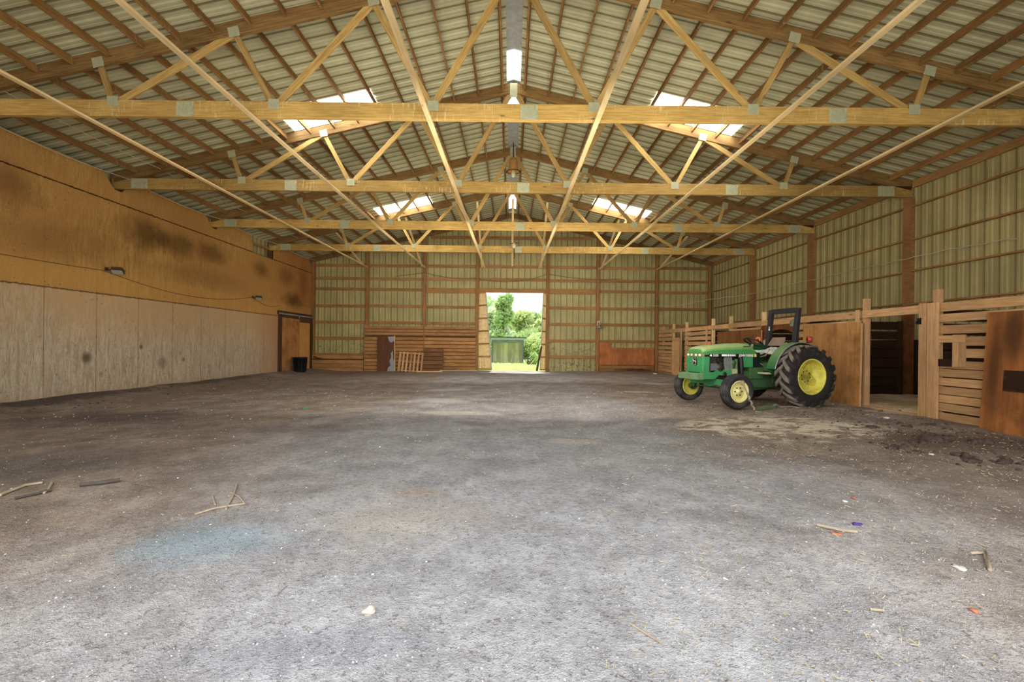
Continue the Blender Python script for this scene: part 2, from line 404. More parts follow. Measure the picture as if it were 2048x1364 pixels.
def ribs(u0, u1, pitch=.305, off=.1525):
    """(position, depth) points of a ribbed sheet between u0 and u1."""
    pts = [(u0, 0.0)]; k = math.floor(u0 / pitch) - 1
    while k * pitch < u1 + pitch:
        c = k * pitch + off
        for d, h in ((-.05,0),(-.032,.024),(.032,.024),(.05,0),(.095,0),(.102,.006),(.118,.006),(.125,0),(.18,0),(.187,.006),(.203,.006),(.21,0)):
            if u0 < c + d < u1: pts.append((c + d, h))
        k += 1
    pts.append((u1, 0.0)); return pts
def sheet(mb, P, u0, u1, v0, v1):
    """P(u, v, depth) -> point; v0, v1 functions of u."""
    vs, fs = [], []
    pts = ribs(u0, u1)
    for u, h in pts: vs += [P(u, v0(u), h), P(u, v1(u), h)]
    for i in range(len(pts)-1): fs.append((2*i, 2*i+2, 2*i+3, 2*i+1))
    mb.add(vs, fs)
DX0, DX1, DZ = px(955, YB), px(1093, YB), 3.93
mb = MB(); P = lambda u, v, h: (u, YB + h, v); top = lambda u: roofz(u) + .02
sheet(mb, P, -XW-.16, DX0, lambda u: -.15, top); sheet(mb, P, DX0, DX1, lambda u: DZ, top); sheet(mb, P, DX1, XW, lambda u: -.15, top)
struct(mb, 'wall_back', M_WALLM, False)
mb = MB(); sheet(mb, lambda u, v, h: (XW + h, u, v), YF, YB, lambda u: -.15, lambda u: roofz(XW) + .02); struct(mb, 'wall_right', M_WALLS, False)
# left wall: outer sheet with the plywood lining in front of it
YT = [7.83, 11.56, 15.29, 19.02]
mb = MB(); sheet(mb, lambda u, v, h: (-XW - .12 - h, u, v), YF, YB, lambda u: -.15, lambda u: roofz(XW) + .05); struct(mb, 'wall_left', M_WALLS, False)
mb = MB()
def ply(y0, y1, z0, z1): mb.box((-10.02, y0, z0), (-10.0, y1, z1))
ply(YF, 19.50, -.2, 4.785); ply(19.50, 22.74, 2.555, 4.785)
for y0, y1 in ((YF, 11.44), (11.68, 15.17), (15.41, 17.55), (19.10, 22.74)):
    # upper strip, cut with a slope beside each truss heel
    mb.prism([(y0, 4.79), (y1, 4.79), (y1, 5.10), (y1 - .35, 5.45), (y0 + .25, 5.45), (y0, 5.12)], .02, Matrix(((0,1,0,-10.02),(1,0,0,0),(0,0,1,0),(0,0,0,1))))
ply(11.44, 11.68, 4.79, 5.10); ply(15.17, 15.41, 4.79, 5.10)
struct(mb, 'wall_left_lining', M_LINING)
# roof sheets
mb = MB()
for s in (-1, 1):
    P = lambda u, v, h, s=s: (s * v, u, roofz(v) + .004 + h)
    sheet(mb, P, YF, YB + .3, lambda u: .17, lambda u: 10.45)
struct(mb, 'ceiling', M_ROOFM, False)
# floor: one rolling dirt surface, running out of the open front
mb = MB(); NX, NY = 150, 190; x0, x1, y0, y1 = -10.6, 10.6, -7.0, 23.0
from mathutils import noise as MN
for j in range(NY+1):
    for i in range(NX+1):
        x = x0 + (x1-x0)*i/NX; y = y0 + (y1-y0)*j/NY
        n = .030*MN.noise((x*.8, y*.8, 0)) + .016*MN.noise((x*2.6, y*2.6, 3)) + (.03*max(0, MN.noise((x*2.2, y*2.2, 7))) if x > 4.5 and 4 < y < 8.5 else 0)
        mb.v.append(V((x, y, floorz(x, y) + n)))
for j in range(NY):
    for i in range(NX):
        a = j*(NX+1)+i; mb.f.append([a, a+1, a+NX+2, a+NX+1]); mb.sm.append(True)
struct(mb, 'floor', M_FLOOR, False)
def fz(x, y):
    n = .030*MN.noise((x*.8, y*.8, 0)) + .016*MN.noise((x*2.6, y*2.6, 3)) + (.03*max(0, MN.noise((x*2.2, y*2.2, 7))) if x > 4.5 and 4 < y < 8.5 else 0)
    return floorz(x, y) + n

# ------------------------------------------------------------------ ridge caps and roof lights
BAY = ['', 'between first and second trusses', 'between second and third trusses', 'between third and fourth trusses', 'between fourth truss and back wall']
BAYS = [(4.2, 7.78), (7.88, 11.51), (11.61, 15.24), (15.34, 18.97), (19.07, 22.80)]
mb = MB()
for s in (-1, 1):
    mb.add([(0, YF, 8.03), (s*.24, YF, 7.965), (s*.24, 23.2, 7.965), (0, 23.2, 8.03)], [(0,1,2,3)])
struct(mb, 'trim_1', M_RIDGE, False)
for (y0, y1, where) in ((10.35, 11.50, BAY[1]), (12.05, 13.4, BAY[2]), (20.3, 22.3, BAY[4])):
    m = MB()
    for s in (-1, 1): m.add([(0, y0, 8.015), (s*.22, y0, 7.955), (s*.22, y1, 7.955), (0, y1, 8.015)], [(0,1,2,3)])
    tag(m.build('ridge_light', M_RIDGEL, None, False), 'white translucent ridge light strip ' + where, 'skylight', 'ridge lights')
for (ya, yb, yc, b) in ((10.55, 11.50, 11.48, 1), (18.02, 18.96, 18.9, 3)):
    for s, side in ((-1, 'plywood-wall'), (1, 'stall')):
        m = MB()
        sheet(m, lambda u, v, h: (s*v, u, roofz(v) - .004 + h*.2), ya, yb, lambda u: 3.32, lambda u: 5.52)
        tag(m.build('skylight_sheet', M_SKYL, None, False), f'bright clear roof light sheet on the {side} slope {BAY[b]}', 'skylight', 'roof light sheets')
ORD = ['zeroth','first','second','third','fourth','fifth','sixth','seventh','eighth','ninth','tenth','eleventh','twelfth','thirteenth','fourteenth','fifteenth','sixteenth']
# ------------------------------------------------------------------ roof trusses
CB, CT = 5.15, 5.43             # bottom chord
def tcz(x): return roofz(x) - .27     # underside of the top chord
def make_truss():
    root = empty('roof_truss')
    bc = board('bottom_chord', (-10.14, 0, (CB+CT)/2), (10.14, 0, (CB+CT)/2), .085, CT-CB, M_TRUSS, root)
    ch = {}
    for s in (-1, 1):
        a = V((s*10.12, 0, roofz(10.12) - .138)); b = V((s*.012, 0, roofz(0) - .138))
        ch[s] = board('top_chord', a, b, .085, .25, M_CHORD, root)
    nodes = []
    for s in (-1, 1):
        T1, T2, T3, T0 = s*2.42, s*4.80, s*7.12, s*.06
        B1, B2, B3 = s*1.38, s*4.10, s*6.86
        for a, b, w in ((T0, B1, .12), (T1, B1+s*.05, .12), (T1+s*.03, B2-s*.05, .12), (T2, B2+s*.05, .10), (T2+s*.04, B3-s*.06, .12), (T3, B3+s*.04, .10)):
            board('web', (a, 0, tcz(a)+.05), (b, 0, CT-.03), .042, w, M_WEB, root, up=(0,1,0) if False else (1,0,0))
        nodes += [(B1, CT-.05), (B2, CT-.05), (B3, CT-.03)]
        for x in (T1, T2, T3): nodes.append((x, tcz(x)+.06))
    def plate(parent, x, z, w, h, rot=0.0):
        m = MB(); n = max(4, int(w/.028))
        for yy in (-.0475,):
            for k in range(n):
                m.box((-w/2 + w*k/n, yy-.002 - (.003 if k % 2 else 0)*(1 if yy < 0 else -1), -h/2), (-w/2 + w*(k+1)/n, yy+.002, h/2))
        o = m.build('gusset_plate', M_PLATE, parent)
        o.matrix_local = parent.matrix_basis.inverted() @ Matrix.Translation((x, 0, z)) @ Matrix.Rotation(rot, 4, 'Y')
        o['label'] = 'ridged grey-green gusset plate'; return o
    for x, z in nodes:
        up = z > CT + .02
        p = bc if not up else ch[1 if x > 0 else -1]
        plate(p, x, z, .19, .17, 0.0 if not up else math.atan(SL)*(1 if x > 0 else -1))
    for x in (-5.62, .27, 5.55): plate(bc, x, CB+.13, .30, .25)
    for s in (-1, 1): plate(bc, s*9.45, CB+.14, .42, .25)
    plate(ch[1], 0, roofz(0)-.20, .19, .36)
    return root
TR = make_truss()
TN = ['first and nearest roof truss, crossing high overhead in front of the open roof', 'second roof truss, its webs lit bright by the nearest roof lights',
      'third roof truss, with the bell lamp hanging just ahead of its peak', 'fourth roof truss, closest to the back wall']
TN = ['wooden roof truss carrying the biggest timbers, first of the four from the open front', 'second wooden roof truss, webs lit brightly by the roof lights just before it',
      'third wooden roof truss, with the bell lamp hanging just before its peak', 'fourth wooden roof truss, the one closest to the back wall']
trusses = []
for i, y in enumerate(YT):
    t = TR if i == 0 else copy_tree(TR)
    t.location = (0, y, 0); tag(t, TN[i], 'roof truss', 'roof trusses'); trusses.append(t)

# ------------------------------------------------------------------ purlins: hung between the trusses
PD, PWD = .15, .04
SIDE = {-1: 'plywood-wall', 1: 'stall'}
nrm = math.atan(SL)
for b, (y0, y1) in enumerate(BAYS):
    for s in (-1, 1):
        for k in range(16):
            x = .29 + .606*k
            if b == 0 and (k < 4 or k > 14): continue      # above or beside the frame there
            if k == 15: x = 9.55
            z = roofz(x) - .012 - PD/2
            o = board('roof_purlin', (s*x, y0, z), (s*x, y1, z), PWD, PD, M_PURLIN, up=(s*SL, 0, 1))
            nm = 'ridge purlin beside the ridge' if k == 0 else f'{ORD[k]} roof purlin from the ridge'
            tag(o, f'{nm}, {SIDE[s]} side, {BAY[b]}' if b else f'{nm}, {SIDE[s]} side, before the first truss', 'purlin', 'roof purlins')

# ------------------------------------------------------------------ long braces under the bottom chords and struts down to the back wall
BX = (-7.36, -4.46, -1.46, 1.45, 4.46, 7.33)
BN = ['outermost on the plywood-wall side', 'middle one on the plywood-wall side', 'innermost on the plywood-wall side', 'innermost on the stall side', 'middle one on the stall side', 'outermost on the stall side']
for x, nm in zip(BX, BN):
    o = board('chord_brace', (x, 3.0, CB-.022), (x + (.12 if x < 0 else -.1), 22.70, CB-.022 + .0), .088, .038, M_BRACE)
    tag(o, f'long pale brace board under the truss chords, {nm}', 'brace', 'long braces')
for x, nm in zip(BX, BN):
    xx = x + (.02 if x > 0 else -.02)
    o = board('wall_strut', (xx, 22.70, CB+.02), (xx, 19.12, tcz(abs(x))-.02), .088, .038, M_BRACE, up=(0,0,1))
    tag(o, f'slanting strut from back wall to fourth truss, {nm}', 'strut', 'slanting struts')
o = board('wall_strut', (.02, 22.70, CB+.10), (.02, 19.16, tcz(0)-.25), .088, .038, M_BRACE)
tag(o, 'slanting strut from the back wall up to the fourth truss, on the ridge line', 'strut', 'slanting struts')

# ------------------------------------------------------------------ back wall: rafters, posts, girts
for s in (-1, 1):
    o = board('gable_rafter', (s*10.1, 22.84, roofz(10.1)-.13), (s*.01, 22.84, roofz(0)-.13), .05, .24, M_CHORD)
    tag(o, f'dark sloping rafter along the top of the back wall, {SIDE[s]} side', 'rafter', 'gable rafters')
PXS = [(-9.93, 'plywood-wall corner'), (px(733, 22.75), ''), (px(848, 22.75), ''), (px(953.5, 22.75), ''), (px(1094.5, 22.75), ''), (px(1195, 22.75), ''), (px(1313, 22.75), ''), (9.93, 'stall corner')]
PNAME = ['wooden corner post of the back wall against the plywood lining', 'wooden back wall post beside the dark leaning sheet', 'wooden back wall post above the two leaning pallets', 'wooden door post of the back doorway, nearer the pallets',
         'wooden door post of the back doorway, away from the pallets', 'wooden back wall post with a small lamp on it', 'wooden back wall post where the stall row begins', 'wooden corner post of the back wall behind the stalls']
for (x, _), nm in zip(PXS, PNAME):
    o = board('wall_post', (x, 22.82, -.2), (x, 22.82, roofz(x)-.26), .14, .15, M_POST, up=(1,0,0))
    tag(o, nm, 'post', 'back wall posts')
GZ = [.73, 1.545, 2.36, 3.18, 4.02, 4.57, 5.22]
BAYN = ['bay beside the plywood wall', 'bay behind the dark leaning sheet', 'bay behind the pallets', 'door bay', 'bay next to the doorway tractor-side', 'bay over low plywood', 'bay behind the stalls']
RN = ['lowest', 'second', 'third', 'fourth', 'fifth', 'sixth', 'seventh']
for b in range(7):
    xa = PXS[b][0] + .075; xb = PXS[b+1][0] - .075
    for r, z in enumerate(GZ):
        if b == 3 and z < 4: continue
        if b in (1, 2) and r < 2: continue          # behind the plank lining
        h = .14
        if b in (2, 4) and r == 4: h = .26
        zz = z - (.02 if h > .2 else 0) + R.uniform(-.012, .012)
        o = board('wall_girt', (xa, 22.89, zz + R.uniform(-.01,.01)), (xb, 22.89, zz), .04, h, M_GIRT)
        tag(o, f'{RN[r]} wall girt from the floor, back wall {BAYN[b]}', 'girt', 'back wall girts')
for r, z in enumerate((5.98, 6.68)):
    xm = (RID - z - .3)/SL; edges = [-xm] + [p[0] for p in PXS if abs(p[0]) < xm - .3] + [xm]
    for i in range(len(edges)-1):
        o = board('gable_girt', (edges[i]+.075, 22.89, z), (edges[i+1]-.075, 22.89, z), .04, .14, M_GIRT)
        tag(o, f'{ORD[i+1]} gable girt from the plywood side, {["lower","upper"][r]} gable row of the back wall', 'girt', 'gable girts')
o = board('door_header', (DX0+.02, 22.80, 4.02), (DX1-.02, 22.80, 4.02), .05, .2, M_GIRT)
tag(o, 'wooden header board over the back doorway', 'header')

# ------------------------------------------------------------------ side wall framing
RB = ['right before the second truss', 'between the second and third trusses', 'between the third and fourth trusses', 'next to the back wall']
SP = [('side wall post under the second truss heel', 11.56), ('side wall post under the third truss heel', 15.29), ('side wall post under the fourth truss heel', 19.02)]
for nm, y in SP:
    o = empty('side_post', (9.975, y + .0, 0)); tag(o, 'tall wooden ' + nm, 'post', 'stall side posts')
    m = MB(); m.beam((0.055, 0, -.2), (0.055, 0, CB-.01), .09, .15, up=(1,0,0)); p = m.build('ply', M_POST, o)
    m = MB(); m.beam((.125, -.006, -.2), (.125, -.006, CB+.3), .045, .15, up=(1,0,0)) if False else m.box((.10, -.085, -.2), (.185, .085, CB-.012)); m.build('ply', M_POST, o)
ends = [(7.9, 11.47), (11.65, 15.20), (15.38, 18.93), (19.11, 22.72)]
for b, (ya, yb) in enumerate(ends):
    for r, z in enumerate((.85, 1.65, 2.455, 3.265, 4.085, 4.915)):
        if r < 2 and b: continue
        if r < 2: continue
        o = board('side_girt', (10.12, ya, z), (10.12, yb, z + R.uniform(-.02,.02)), .085, .04, M_GIRT)
        tag(o, f'{RN[r]} side wall girt up above the stalls, {RB[b]}', 'girt', 'stall side girts')
    o = board('eave_header', (10.10, ya, 5.46), (10.10, yb, 5.46), .045, .19, M_GIRT)
    tag(o, f'wide eave board on the stall side, {RB[b]}', 'eave board', 'stall side eave boards')
# the bare window of outer sheet and post above the plywood lining
o = board('lining_post', (-10.09, 18.99, 2.0), (-10.09, 18.99, 5.14), .13, .14, M_DARKW, up=(1,0,0)); tag(o, 'dark post in the gap above the plywood lining, under a truss end', 'post')
o = board('lining_girt', (-10.07, 17.57, 5.17), (-10.07, 18.90, 5.17), .04, .09, M_GIRT); tag(o, 'small girt across the gap above the plywood lining', 'girt')

# ------------------------------------------------------------------ plank and plywood cladding low on the back wall
def planks(name, xa, xb, zs, y, mat, label, cat, group=None):
    root = empty(name, (0, y, 0), label=label, cat=cat, group=group)
    MB().box((xa+.02, .035, zs[0][0]), (xb-.02, .045, zs[-1][1]-.02)).build('gap_shade', M_DARKW, root)  # added dark sheet, so the gaps between planks read as shade
    for z0, z1 in zs:
        q = R.uniform(-.012, .012)
        board('plank', (xa + R.uniform(0,.02), q*.5, (z0+z1)/2), (xb - R.uniform(0,.02), -q*.3, (z0+z1)/2 + q*.3), .03, z1-z0, M_PLANK, root)
    return root
xa, xm, xb = px(728, 22.7), px(848, 22.7), px(952, 22.7)
up3 = [(1.73+.157*i, 1.73+.157*i+.132) for i in range(3)]
lo10 = [(-.15+.181*i, -.15+.181*i+.152) for i in range(10)]
planks('plank_lining', xa, xm-.01, lo10 + up3, 22.70, M_PLANK, 'horizontal plank lining behind the dark leaning sheet, low on the back wall', 'plank lining', 'plank linings')
planks('plank_lining', xm+.01, xb, lo10 + up3, 22.70, M_PLANK, 'horizontal plank lining behind the weathered pallet, beside the back doorway', 'plank lining', 'plank linings')
planks('plank_lining', -9.93, xa-.02, [(-.12,.08),(.09,.27),(.28,.46),(.53,.69)], 22.70, M_PLANK, 'three low planks with a gap below a bent strip in the plywood-wall corner', 'plank lining', 'plank linings')
m = MB(); x0 = px(1199, 22.7); x1 = px(1309, 22.7)
root = empty('low_plywood', (0, 22.72, 0), label='low sheets of reddish plywood on the back wall beside the stalls', cat='plywood')
MB().box((x0, 0, .36), (px(1222,22.7), .02, 1.47)).build('sheet', M_PLYB, root)
MB().box((px(1222,22.7)+.005, .004, .36), (x1, .024, 1.22)).build('sheet', M_PLYB, root)
MB().box((x0, -.01, .20), (x1, .02, .33)).build('plank', M_GIRT, root); MB().box((x0, 0, -.1), (x1, .02, .19)).build('plank', M_GIRT, root)

# ------------------------------------------------------------------ sliding leaves outside the back doorway
def door_leaf(label, poly, pole=None):
    """poly: (x bottom outer, x bottom inner, x top inner, x top outer), hung a little askew outside."""
    xo0, xi0, xi1, xo1 = poly; Y = 23.06
    root = empty('barn_door_leaf', (0, Y, 0), label=label, cat='door leaf', group='back door leaves')
    f = lambda u, z: (xo0 + (xi0-xo0)*u) * (1-(z/3.95)) + (xo1 + (xi1-xo1)*u) * (z/3.95)
    m = MB(); n = 4
    for i in range(n):
        a, b = i/n, (i+1)/n
        for (p, q, h) in ((a, a+.035, .03), (a+.035, b, 0)):
            m.add([(f(p,.03), h, .03), (f(q,.03), 0, .03), (f(q,3.92), 0, 3.92), (f(p,3.92), h, 3.92)], [(0,1,2,3)])
    m.build('sheet', M_LEAF, root, False)
    for k in range(7):
        z = .06 + k*.63
        a = V((f(0,z), -.03, z)); b = V((f(1,z) , -.03, z + .02*k))
        board('rail', a, b, .06, .075, M_GIRT, root)
    board('edge_board', (f(1,.03), -.02, .03), (f(1,3.92), -.02, 3.92), .05, .05, M_LEAFE, root, up=(1,0,0))
M_LEAF = plain('door leaf metal', S(222,192,128), .5, dirt=.2)
M_LEAFE = plain('door leaf edge', S(176,172,158), .6)
door_leaf('skewed barn door leaf outside the back doorway, wide wedge on the pallet side', (-2.1, px(984,23.06), px(970.5,23.06), -2.3))
door_leaf('barn door leaf outside the back doorway, narrow sliver on the tractor side', (2.2, px(1080.5,23.06), px(1086,23.06), 2.2))
m = MB(); m.tube([(px(1074,22.98), 22.98, .0), (px(1079,22.98), 22.98, .7), (px(1083,22.98), 22.99, 1.25)], [.055,.05,.04], 8)
tag(m.build('leaning_pole', M_DARKW), 'dark crooked pole leaning in the back doorway', 'pole')
# ------------------------------------------------------------------ side door, bin, lights and cables on the plywood wall
root = empty('door_1', (-10, 21.05, -.1)); tag(root, kind='structure')
MB().box((-.02, -1.55, -.05), (.03, 1.65, 2.62)).build('frame', M_DARKW, root)
MB().box((.032, -1.30, .02), (.05, .38, 2.50)).build('plywood_sheet', M_PLYL, root)
MB().box((.032, .40, .02), (.05, 1.44, 2.36)).build('plywood_sheet', M_PLYL2, root)
MB().box((.0, -1.62, 2.62), (.07, 1.69, 2.78)).build('header_board', M_DARKW, root)
m = MB(); m.box((.07, -1.6, 2.62), (.12, 1.69, 2.69)); m.box((.07, -1.5, 2.55), (.09, -1.42, 2.62)); m.box((.07, .2, 2.55), (.09, .28, 2.62)); m.build('track', M_GALV, root)
MB().box((.03, -1.55, -.02), (.09, -1.36, 2.62)).build('jamb', M_DARKW, root)
MB().box((.03, 1.55, -.02), (.09, 1.66, 2.62)).build('jamb', M_DARKW, root)

bx, by = -9.52, 20.55
root = empty('trash_bin', (bx, by, fz(bx, by)), label='black plastic bin standing before the side door in the plywood wall', cat='bin')
m = MB(); m.lathe([(0,0),(0,.25),(.02,.26),(.60,.30),(.60,.325),(.655,.325),(.655,.30),(.58,.28),(.05,.25),(.05,0)], 28, Matrix.Rotation(PI/2, 4, 'X')); m.build('bin_body', M_BLACK, root)
m = MB()
for k in range(14):
    a = 2*PI*k/14; m.beam((.262*math.cos(a), .262*math.sin(a), .04), (.303*math.cos(a), .303*math.sin(a), .58), .012, .02, up=(math.cos(a), math.sin(a), 0))
m.build('ribs', M_BLACK, root)

def flood(y, z, label, sc=1.0, ang=.6):
    root = empty('flood_light', (-9.99, y, z), label=label, cat='light', group='wall flood lights'); root.scale = (sc*.72,)*3
    MB().box((0, -.05, -.06), (.03, .05, .06)).build('back_plate', M_BROWNM, root)
    m = MB(); m.tube([(.02, 0, 0), (.10, 0, -.02), (.16, .03, -.02)], .02, 8); m.build('arm', M_BROWNM, root)
    Mx = Matrix.Translation((.25, .16, -.01)) @ Matrix.Rotation(.5, 4, 'Z') @ Matrix.Rotation(-.35, 4, 'X')
    m = MB(); m.loft([[Mx @ V(p) for p in ((-.14,-.13,-.045),(.14,-.13,-.045),(.14,-.13,.055),(-.14,-.13,.055))], [Mx @ V(p) for p in ((-.17,.16,-.075),(.17,.16,-.075),(.17,.16,.085),(-.17,.16,.085))]])
    m.build('housing', M_BROWNM, root)
    m = MB(); m.add([Mx @ V(p) for p in ((-.15,-.128+.02,-.076+.018),(.15,-.108,-.058),(.15,.15,-.081),(-.15,.15,-.081))], [(0,1,2,3)])
    m.build('lens', M_GLASS, root, False)
flood(11.2, pz(538, 11.2)-.105, 'flood light with glass lens on the plywood wall, in the orange upper sheets')
flood(17.55, pz(594, 17.55)-.105, 'small flood light on the plywood wall, near the side door')
def sag(p, q, s, n=14):
    p, q = V(p), V(q); return [p.lerp(q, i/n) - V((0,0,s*4*(i/n)*(1-i/n))) for i in range(n+1)]
def cable(name, pts, r, mat, label, group=None):
    m = MB(); m.tube(pts, r, 6); return tag(m.build(name, mat), label, 'cable', group)
W = -9.985
pts = sag((W, 3, 3.2), (W, 11.1, 3.02), .12) + sag((W, 11.3, 3.00), (W, 17.45, 3.03), .30)[1:] + sag((W, 17.65, 3.02), (W, 19.6, 2.9), .16)[1:]
cable('lamp_cable', pts, .008, M_WIRED, 'thin cable sagging between the two flood lights on the plywood wall')
pts = []
ys = [4.2, 7.7, 11.5, 15.2, 19.0, 22.6]
for i in range(5): pts += sag((-9.72, ys[i], 5.40 if i else 5.4), (-9.72, ys[i+1], 5.40), .10)[(1 if i else 0):]
cable('eave_cable', pts, .011, M_WIRE, 'pale cable looping along the eave over the plywood wall', 'eave cables')
pts = []
for i in range(5): pts += sag((-8.92, ys[i], roofz(8.92)-.19), (-8.92, ys[i+1], roofz(8.92)-.19), .05)[(1 if i else 0):]
cable('eave_cable', pts, .009, M_WIRE, 'pale cable running under the second purlin from the plywood wall', 'eave cables')
# long twisted cable strung from the back wall along the stall side
KS = [(px(1290,22.6), 22.6, pz(612,22.6)), (px(1360,21.5), 21.5, pz(611,21.5)), (px(1395,20.3), 20.3, pz(603,20.3)), (px(1435,19.2), 19.2, pz(597,19.2)), (px(1502,18.8), 18.8, pz(588,18.8)),
     (px(1620,15.1), 15.1, pz(560,15.1)), (px(1700,13.4), 13.4, pz(541,13.4)), (px(1810,11.4), 11.4, pz(518,11.4)), (px(1920,10.2), 10.2, pz(495,10.2)), (px(2060,8.85), 8.85, pz(474,8.85))]
pts = []
for i in range(len(KS)-1):
    for j in range(6):
        p = V(KS[i]).lerp(V(KS[i+1]), j/6); p.z += ROLL*p.x; p.z += R.uniform(-.025,.025); p.x -= R.uniform(0,.03); pts.append(p)
cable('strung_cable', pts, .011, M_WIRE, 'long twisted pale cable strung along the metal wall above the stalls')
pts = sag((px(848,22.6), 22.68, 4.86), (px(954,22.6), 22.68, 4.6), .12) + sag((px(954,22.6), 22.66, 4.6), (px(1094,22.6), 22.66, 4.86), .28)[1:] + sag((px(1094,22.6), 22.68, 4.86), (px(1240,22.6), 22.68, 4.65), .12)[1:]
cable('wall_cable', [V((px(790,22.6), 22.68, 4.66))] + pts, .012, M_WIRED, 'dark cable swagged across the back wall above the doorway')
# lamps
root = empty('bell_lamp', (px(1023,14.9), 14.9, 0), label='bell shaped high bay lamp hanging from the ridge before the third truss', cat='lamp', group='hanging barn lamps')
zt = pz(317, 14.9); zb = pz(342, 14.9); mx = Matrix.Rotation(PI/2, 4, 'X')
m = MB(); m.lathe([(zb-.03,.205),(zb,.20),(zb+.08,.16),(zb+.30,.135),(zt-.02,.115),(zt,.06),(zt+.04,.03)], 26, mx); m.lathe([(zb-.03,.205),(zb+.01,.19),(zb+.08,.15),(zb+.2,.10)], 26, mx); m.build('shade', plain('amber shade', S(196,140,70), .35, dirt=.3), root)
m = MB(); m.lathe([(zb-.04,.20),(zb-.03,.245),(zb-.01,.19)], 26, mx); m.build('rim', M_BROWNM, root)
m = MB(); m.lathe([(zb-.22,0),(zb-.2,.05),(zb-.1,.085),(zb,.05),(zb+.1,.04)], 16, mx); m.build('bulb', plain('bulb glass', S(214,204,160), .2, spec=.6), root)
m = MB(); m.tube([(0,0,zt), (0,0,roofz(0)-.02)], .014, 8); m.build('hook', M_DARKMETAL, root)
root = empty('bracket_lamp', (px(1026,18.85), 18.85, 0), label='small lamp on a cross arm at the middle of the fourth truss', cat='lamp', group='hanging barn lamps')
zc = pz(493, 18.85)
m = MB(); m.lathe([(zc-.08,.0),(zc-.07,.07),(zc+.05,.08),(zc+.12,.05),(zc+.16,0)], 16, mx); m.build('lamp_body', plain('cream lamp', S(206,188,142), .4), root)
m = MB(); m.tube([(-.16,0,zc+.12),(.16,0,zc+.15)], .016, 8); m.tube([(0,0,zc-.08),(.02,0,zc-.42),(.0,.0,zc-.50)], .02, 8); m.build('bracket', M_BROWNM, root)
x = px(1197,22.6)
root = empty('post_lamp', (x, 22.72, pz(650,22.7)), label='small grey lamp fixture on a back wall post beside the low plywood', cat='lamp')
m = MB(); m.lathe([(-.12,.02),(-.12,.17),(-.09,.17),(.0,.07),(.04,.05)], 16, Matrix.Translation((0,-.16,0)) @ mx); m.build('shade', M_GALV, root)
MB().box((-.07,-.03,.02),(.09,.02,.26)).build('junction_box', plain('pinkish box', S(196,164,138), .6), root)
m = MB(); m.tube([(0,-.02,.12),(0,-.12,.14),(0,-.16,.03)], .018, 8); m.build('arm', M_BROWNM, root)

# ------------------------------------------------------------------ things leaning on the back wall
z0 = fz(-6, 22.3)
root = empty('leaning_sheet', (px(772,22.4), 22.45, z0), label='dark brown sheet with torn silvery film leaning on the plank lining', cat='sheet')
root.rotation_euler = (-.06, -.03, 0)
w = .42; m = MB(); m.box((-w, 0, 0), (w, .02, 1.74)); m.build('sheet', M_PLYD, root)
m = MB(); poly = [(w,0),(.06,0),(.1,.18),(.22,.3),(.17,.52),(.26,.7),(.24,.9),(.34,1.02),(.36,.6),(w,.5)]
m.prism(poly, .004, Matrix.Translation((0,-.006,0))); m.prism([(w,1.72),(.1,1.72),(.14,1.55),(.2,1.45),(.3,1.42),(.36,1.5),(w,1.44)], .004, Matrix.Translation((0,-.006,0)))
m.build('torn_film', plain('silvery film', S(150,154,156), .4, dirt=.5, dirtcol=S(110,100,92), dscale=9), root)
MB().box((w, -.01, 0), (w+.035, .03, 1.76)).build('edge_strip', M_STUB, root)

def pallet(loc, rot, mat, label, w, h, nb, closed=False):
    root = empty('pallet', loc, label=label, cat='pallet', group='leaning pallets'); root.rotation_euler = rot
    if not closed:
        for i in range(nb):
            x = -w/2 + (w-.10)*i/(nb-1) + .05
            board('deck_board', (x, -.06, 0), (x + R.uniform(-.01,.01), -.06, h), .02, .085, mat, root, up=(1,0,0))
        for zz in (.06, h/2, h-.06): board('stringer', (-w/2, 0, zz), (w/2, 0, zz), .09, .04, mat, root)
        for x in (-w/2+.06, 0, w/2-.06): board('back_board', (x, .055, 0), (x, .055, h), .018, .085, mat, root, up=(1,0,0))
    else:
        for i in range(nb):
            zz = .07 + (h-.14)*i/(nb-1)
            board('deck_board', (-w/2, -.06, zz), (w/2, -.06, zz + R.uniform(-.012,.012)), .02, (h/nb)*R.uniform(.78,.95), mat, root)
        for x in (-w/2+.03, 0, w/2-.03): board('stringer', (x, 0, 0), (x, 0, h), .09, .04, mat, root, up=(1,0,0))
        for zz in (.1, h/2, h-.1): board('back_board', (-w/2, .055, zz), (w/2, .055, zz), .018, .1, mat, root)
pallet((px(819,22.1), 22.2, z0-.01), (-.20, .055, 0), M_PALLET, 'clean slatted pallet leaning upright on the plank lining', 1.20, .98, 7)
pallet((px(866,22.3), 22.3, z0-.02), (-.13, 0, 0), M_PALLETD, 'dark weathered pallet leaning upright beside the clean one', 1.0, 1.16, 6, True)
for a, b, nm in (((px(835,21.85), 21.85), (px(885,21.7), 21.75), 'short pale board lying on the dirt before the pallets'), ((px(880,22.2), 22.2), (px(955,22.3), 22.35), 'long pale board lying along the planks beside the back doorway')):
    o = board('loose_board', (*a, fz(*a)+.02), (*b, fz(*b)+.02), .12, .03, M_STUB); tag(o, nm, 'board', 'boards lying at the back wall')
m = MB(); m.tube([(px(626,22.5), 22.6, .63), (px(634,22.5), 22.58, .55), (px(648,22.5), 22.58, .49)], [.04,.05,.02], 6)
tag(m.build('bent_strip', M_DARKW), 'dark bent strip resting on the low planks in the corner', 'strip')
